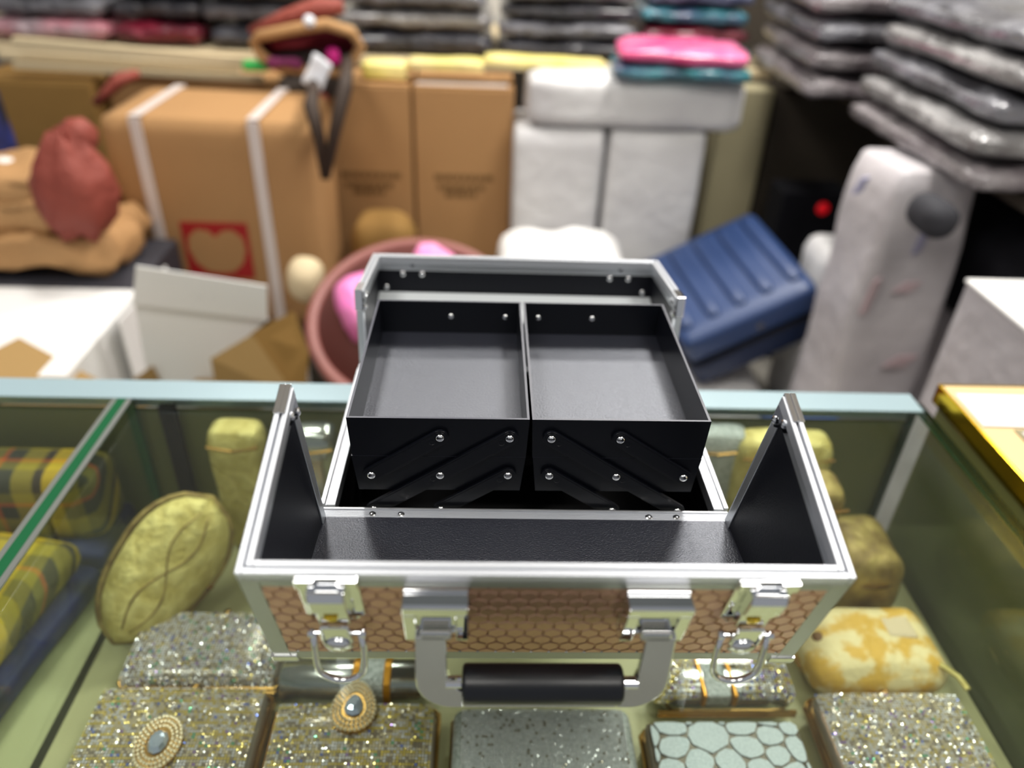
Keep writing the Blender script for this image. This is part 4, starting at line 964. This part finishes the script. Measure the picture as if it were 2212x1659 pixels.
# basin with pink bags
tubR = .262; tc_ = CAM + ray(898, 690) * (1.88 / ray(898, 690).dot(CF))
tu = thing('plastic_basin', 'large round brown plastic basin holding pink bags', 'basin', (tc_.x, tc_.y, -.75))
tm = Matrix.Translation(tc_) @ Matrix.Rotation(.42, 4, 'X')
prof = [(.00001, -.40), (.175, -.40), (.185, -.39), (.235, -.02), (.2365, 0), (tubR, .008), (tubR + .004, .0), (tubR + .002, -.022), (tubR - .004, -.022), (tubR - .006, -.004)]
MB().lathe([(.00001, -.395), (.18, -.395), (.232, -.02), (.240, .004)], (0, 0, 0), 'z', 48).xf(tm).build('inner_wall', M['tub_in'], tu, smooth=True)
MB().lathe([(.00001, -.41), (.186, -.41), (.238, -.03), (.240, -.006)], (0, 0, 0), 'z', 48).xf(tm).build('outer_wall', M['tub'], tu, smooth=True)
MB().lathe([(.236, -.004), (.239, .010), (tubR, .012), (tubR + .006, .004), (tubR + .004, -.020), (tubR - .002, -.022), (tubR - .004, -.004)], (0, 0, 0), 'z', 64).xf(tm).build('rim', M['tub'], tu, smooth=True)
tag(MB().box(-.40, -.04, 1.20, 1.58, FL, tc_.z - .47).build('basin_stand', M['brown_d'], bevel=.006), 'low dark stand beneath the brown basin', 'stand')
def pinkbag(c, s, seed, lb):
    b = MB().soft(0, 0, 0, *s, .9, .022, 8, seed, 14, ridge=.012).xf(Matrix.Translation(c) @ Matrix.Rotation(.3 * seed, 4, 'Z') @ Matrix.Rotation(.3, 4, 'X'))
    tag(b.build('pink_bag', M['pink'], smooth=True, origin=c), lb, 'bag', 'pink bags in the basin')
pinkbag(tuple(tm @ Vector((-.118, .015, -.045))), (.155, .17, .26), 1, 'pink patterned plastic bag at the left side of brown basin')
pinkbag(tuple(tm @ Vector((.038, .145, -.030))), (.13, .11, .20), 2, 'pink patterned plastic bag at the rear of brown basin')
# blue suitcase
sc_ = thing('blue_suitcase', 'ribbed blue hard shell suitcase lying tilted on white sacks', 'suitcase', (.68, 1.66, -.60))
SM = Matrix(((.15553, .88894, -.43082, .6808), (-.98166, .09043, -.16781, 1.6640), (-.11021, .44902, .88670, -.4182), (0, 0, 0, 1)))
sw, sl = .46, .41
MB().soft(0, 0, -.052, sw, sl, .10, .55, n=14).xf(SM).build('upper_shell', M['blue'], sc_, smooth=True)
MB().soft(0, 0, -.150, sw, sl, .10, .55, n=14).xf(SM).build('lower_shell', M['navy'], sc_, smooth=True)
MB().tube([SM @ Vector((sw / 2 * a, sl / 2 * b_, -.100)) for a, b_ in ((-1, -.85), (-1, .85), (-.87, 1), (.87, 1), (1, .85), (1, -.85), (.87, -1), (-.87, -1))], .007, 6, closed=True).build('zip_band', M['black'], sc_, smooth=True)
for k in range(5):
    y = -sl / 2 + sl * (k + .5) / 5
    MB().soft(-.01, y, -.004, sw * .82, .042, .034, .9, n=8).xf(SM).build('rib', M['blue'], sc_, smooth=True)
MB().lathe([(.012, 0), (.012, .004), (.00001, .005)], (0, 0, 0), 'x', 14).xf(SM @ Matrix.Translation((sw / 2 - .004, .02, -.06))).build('badge', M['dchrome'], sc_)
MB().tube([SM @ Vector(v) for v in ((-sw / 2 + .005, -.06, -.09), (-sw / 2 - .035, -.06, -.085), (-sw / 2 - .035, .06, -.085), (-sw / 2 + .005, .06, -.09))], .012, 8).build('carry_handle', M['black'], sc_, smooth=True)
tag(MB().soft(.66, 1.50, -.80, .36, .44, .16, .8, .02, 5, 3, 14, ridge=.02).build('white_sack', M['poly'], smooth=True), 'bulging white sack under the blue suitcase', 'sack')
q = at(1740, 560, 1.72)
tag(MB().soft(1.02, 1.66, -.60, .15, .20, .58, .7, .012, 5, 9, 12).build('white_sack', M['poly'], smooth=True), 'upright white sack between blue suitcase and tall polybag', 'sack')
q = at(1822, 850, .75); tag(MB().soft(.56, .66, -.285, .15, .12, .06, .8, .006, 9, 2, 8).build('blue_cloth', mat('bright_blue_cloth', (50, 84, 160), .6), smooth=True), 'small bright blue cloth bundle just behind the counter rail', 'cloth')
tag(MB().box(.46, .66, .56, .76, FL, -.318).build('grey_stand', M['poly_g'], bevel=.006), 'pale box under the bright blue cloth', 'box')
# tall polybag, black holdall, white box at right
pb_ = thing('tall_polybag', 'tall greyish white woven polybag with faint red marks', 'bag', (.97, 1.35, FL))
b = MB().soft(0, 0, 0, .235, .24, .95, .28, .012, 5, 6, 16)
for i, v in enumerate(b.v): b.v[i] = Vector((v.x * (1 - .16 * (v.z / .475) * (1 if v.z > 0 else .2)), v.y, v.z))
b.xf(Matrix.Translation((.985, 1.30, -.425)) @ Matrix.Rotation(-.02, 4, 'Y')); b.build('bag_body', M['poly_g'], pb_, smooth=True)
for (px, py, ww, hh, m_) in ((1880, 640, .012, .10, 'red'), (1960, 620, .03, .03, 'red'), (1945, 780, .04, .035, 'red'), (1990, 520, .014, .07, 'navy'), (1860, 400, .014, .04, 'navy')):
    q = at(px, py, 1.176)
    fm = bpy.data.materials.get('faint_' + m_) or mat('faint_' + m_, (186, 164, 168) if m_ == 'red' else (150, 148, 172), .6)
    MB().prism([(q.x - ww, q.z - hh / 2), (q.x + ww * .3, q.z - hh * .4), (q.x + ww, q.z + hh / 2), (q.x - ww * .2, q.z + hh * .4)], 1.172, 1.181, 1).build('print_mark', fm, pb_)
bh = thing('black_holdall', 'black holdall bag stuffed below the right garment pile', 'bag', (1.25, 1.25, -.3))
MB().soft(1.345, 1.32, -.19, .42, .80, .34, .7, .012, 6, 3, 14).build('bag_body', M['black'], bh, smooth=True)
q = at(2035, 480, 1.02); MB().soft(q.x, 1.06, q.z, .075, .12, .075, .9, .004, 14, 3, 8).build('grey_end', M['black2'], bh, smooth=True)
tag(MB().box(1.21, 1.6, .95, 1.7, FL, -.365).build('grey_crate', M['poly_g'], bevel=.008), 'greyish crate under the black holdall', 'crate')
wr = thing('white_carton', 'white carton behind the side table at the right', 'box', (1.0, .7, FL))
MB().box(.880, 1.30, .43, .845, FL, -.056).build('box_body', M['poly_g'], wr, bevel=.004)
MB().box(.877, 1.303, .427, .848, -.0555, -.048).build('box_lid', M['white'], wr, bevel=.002)
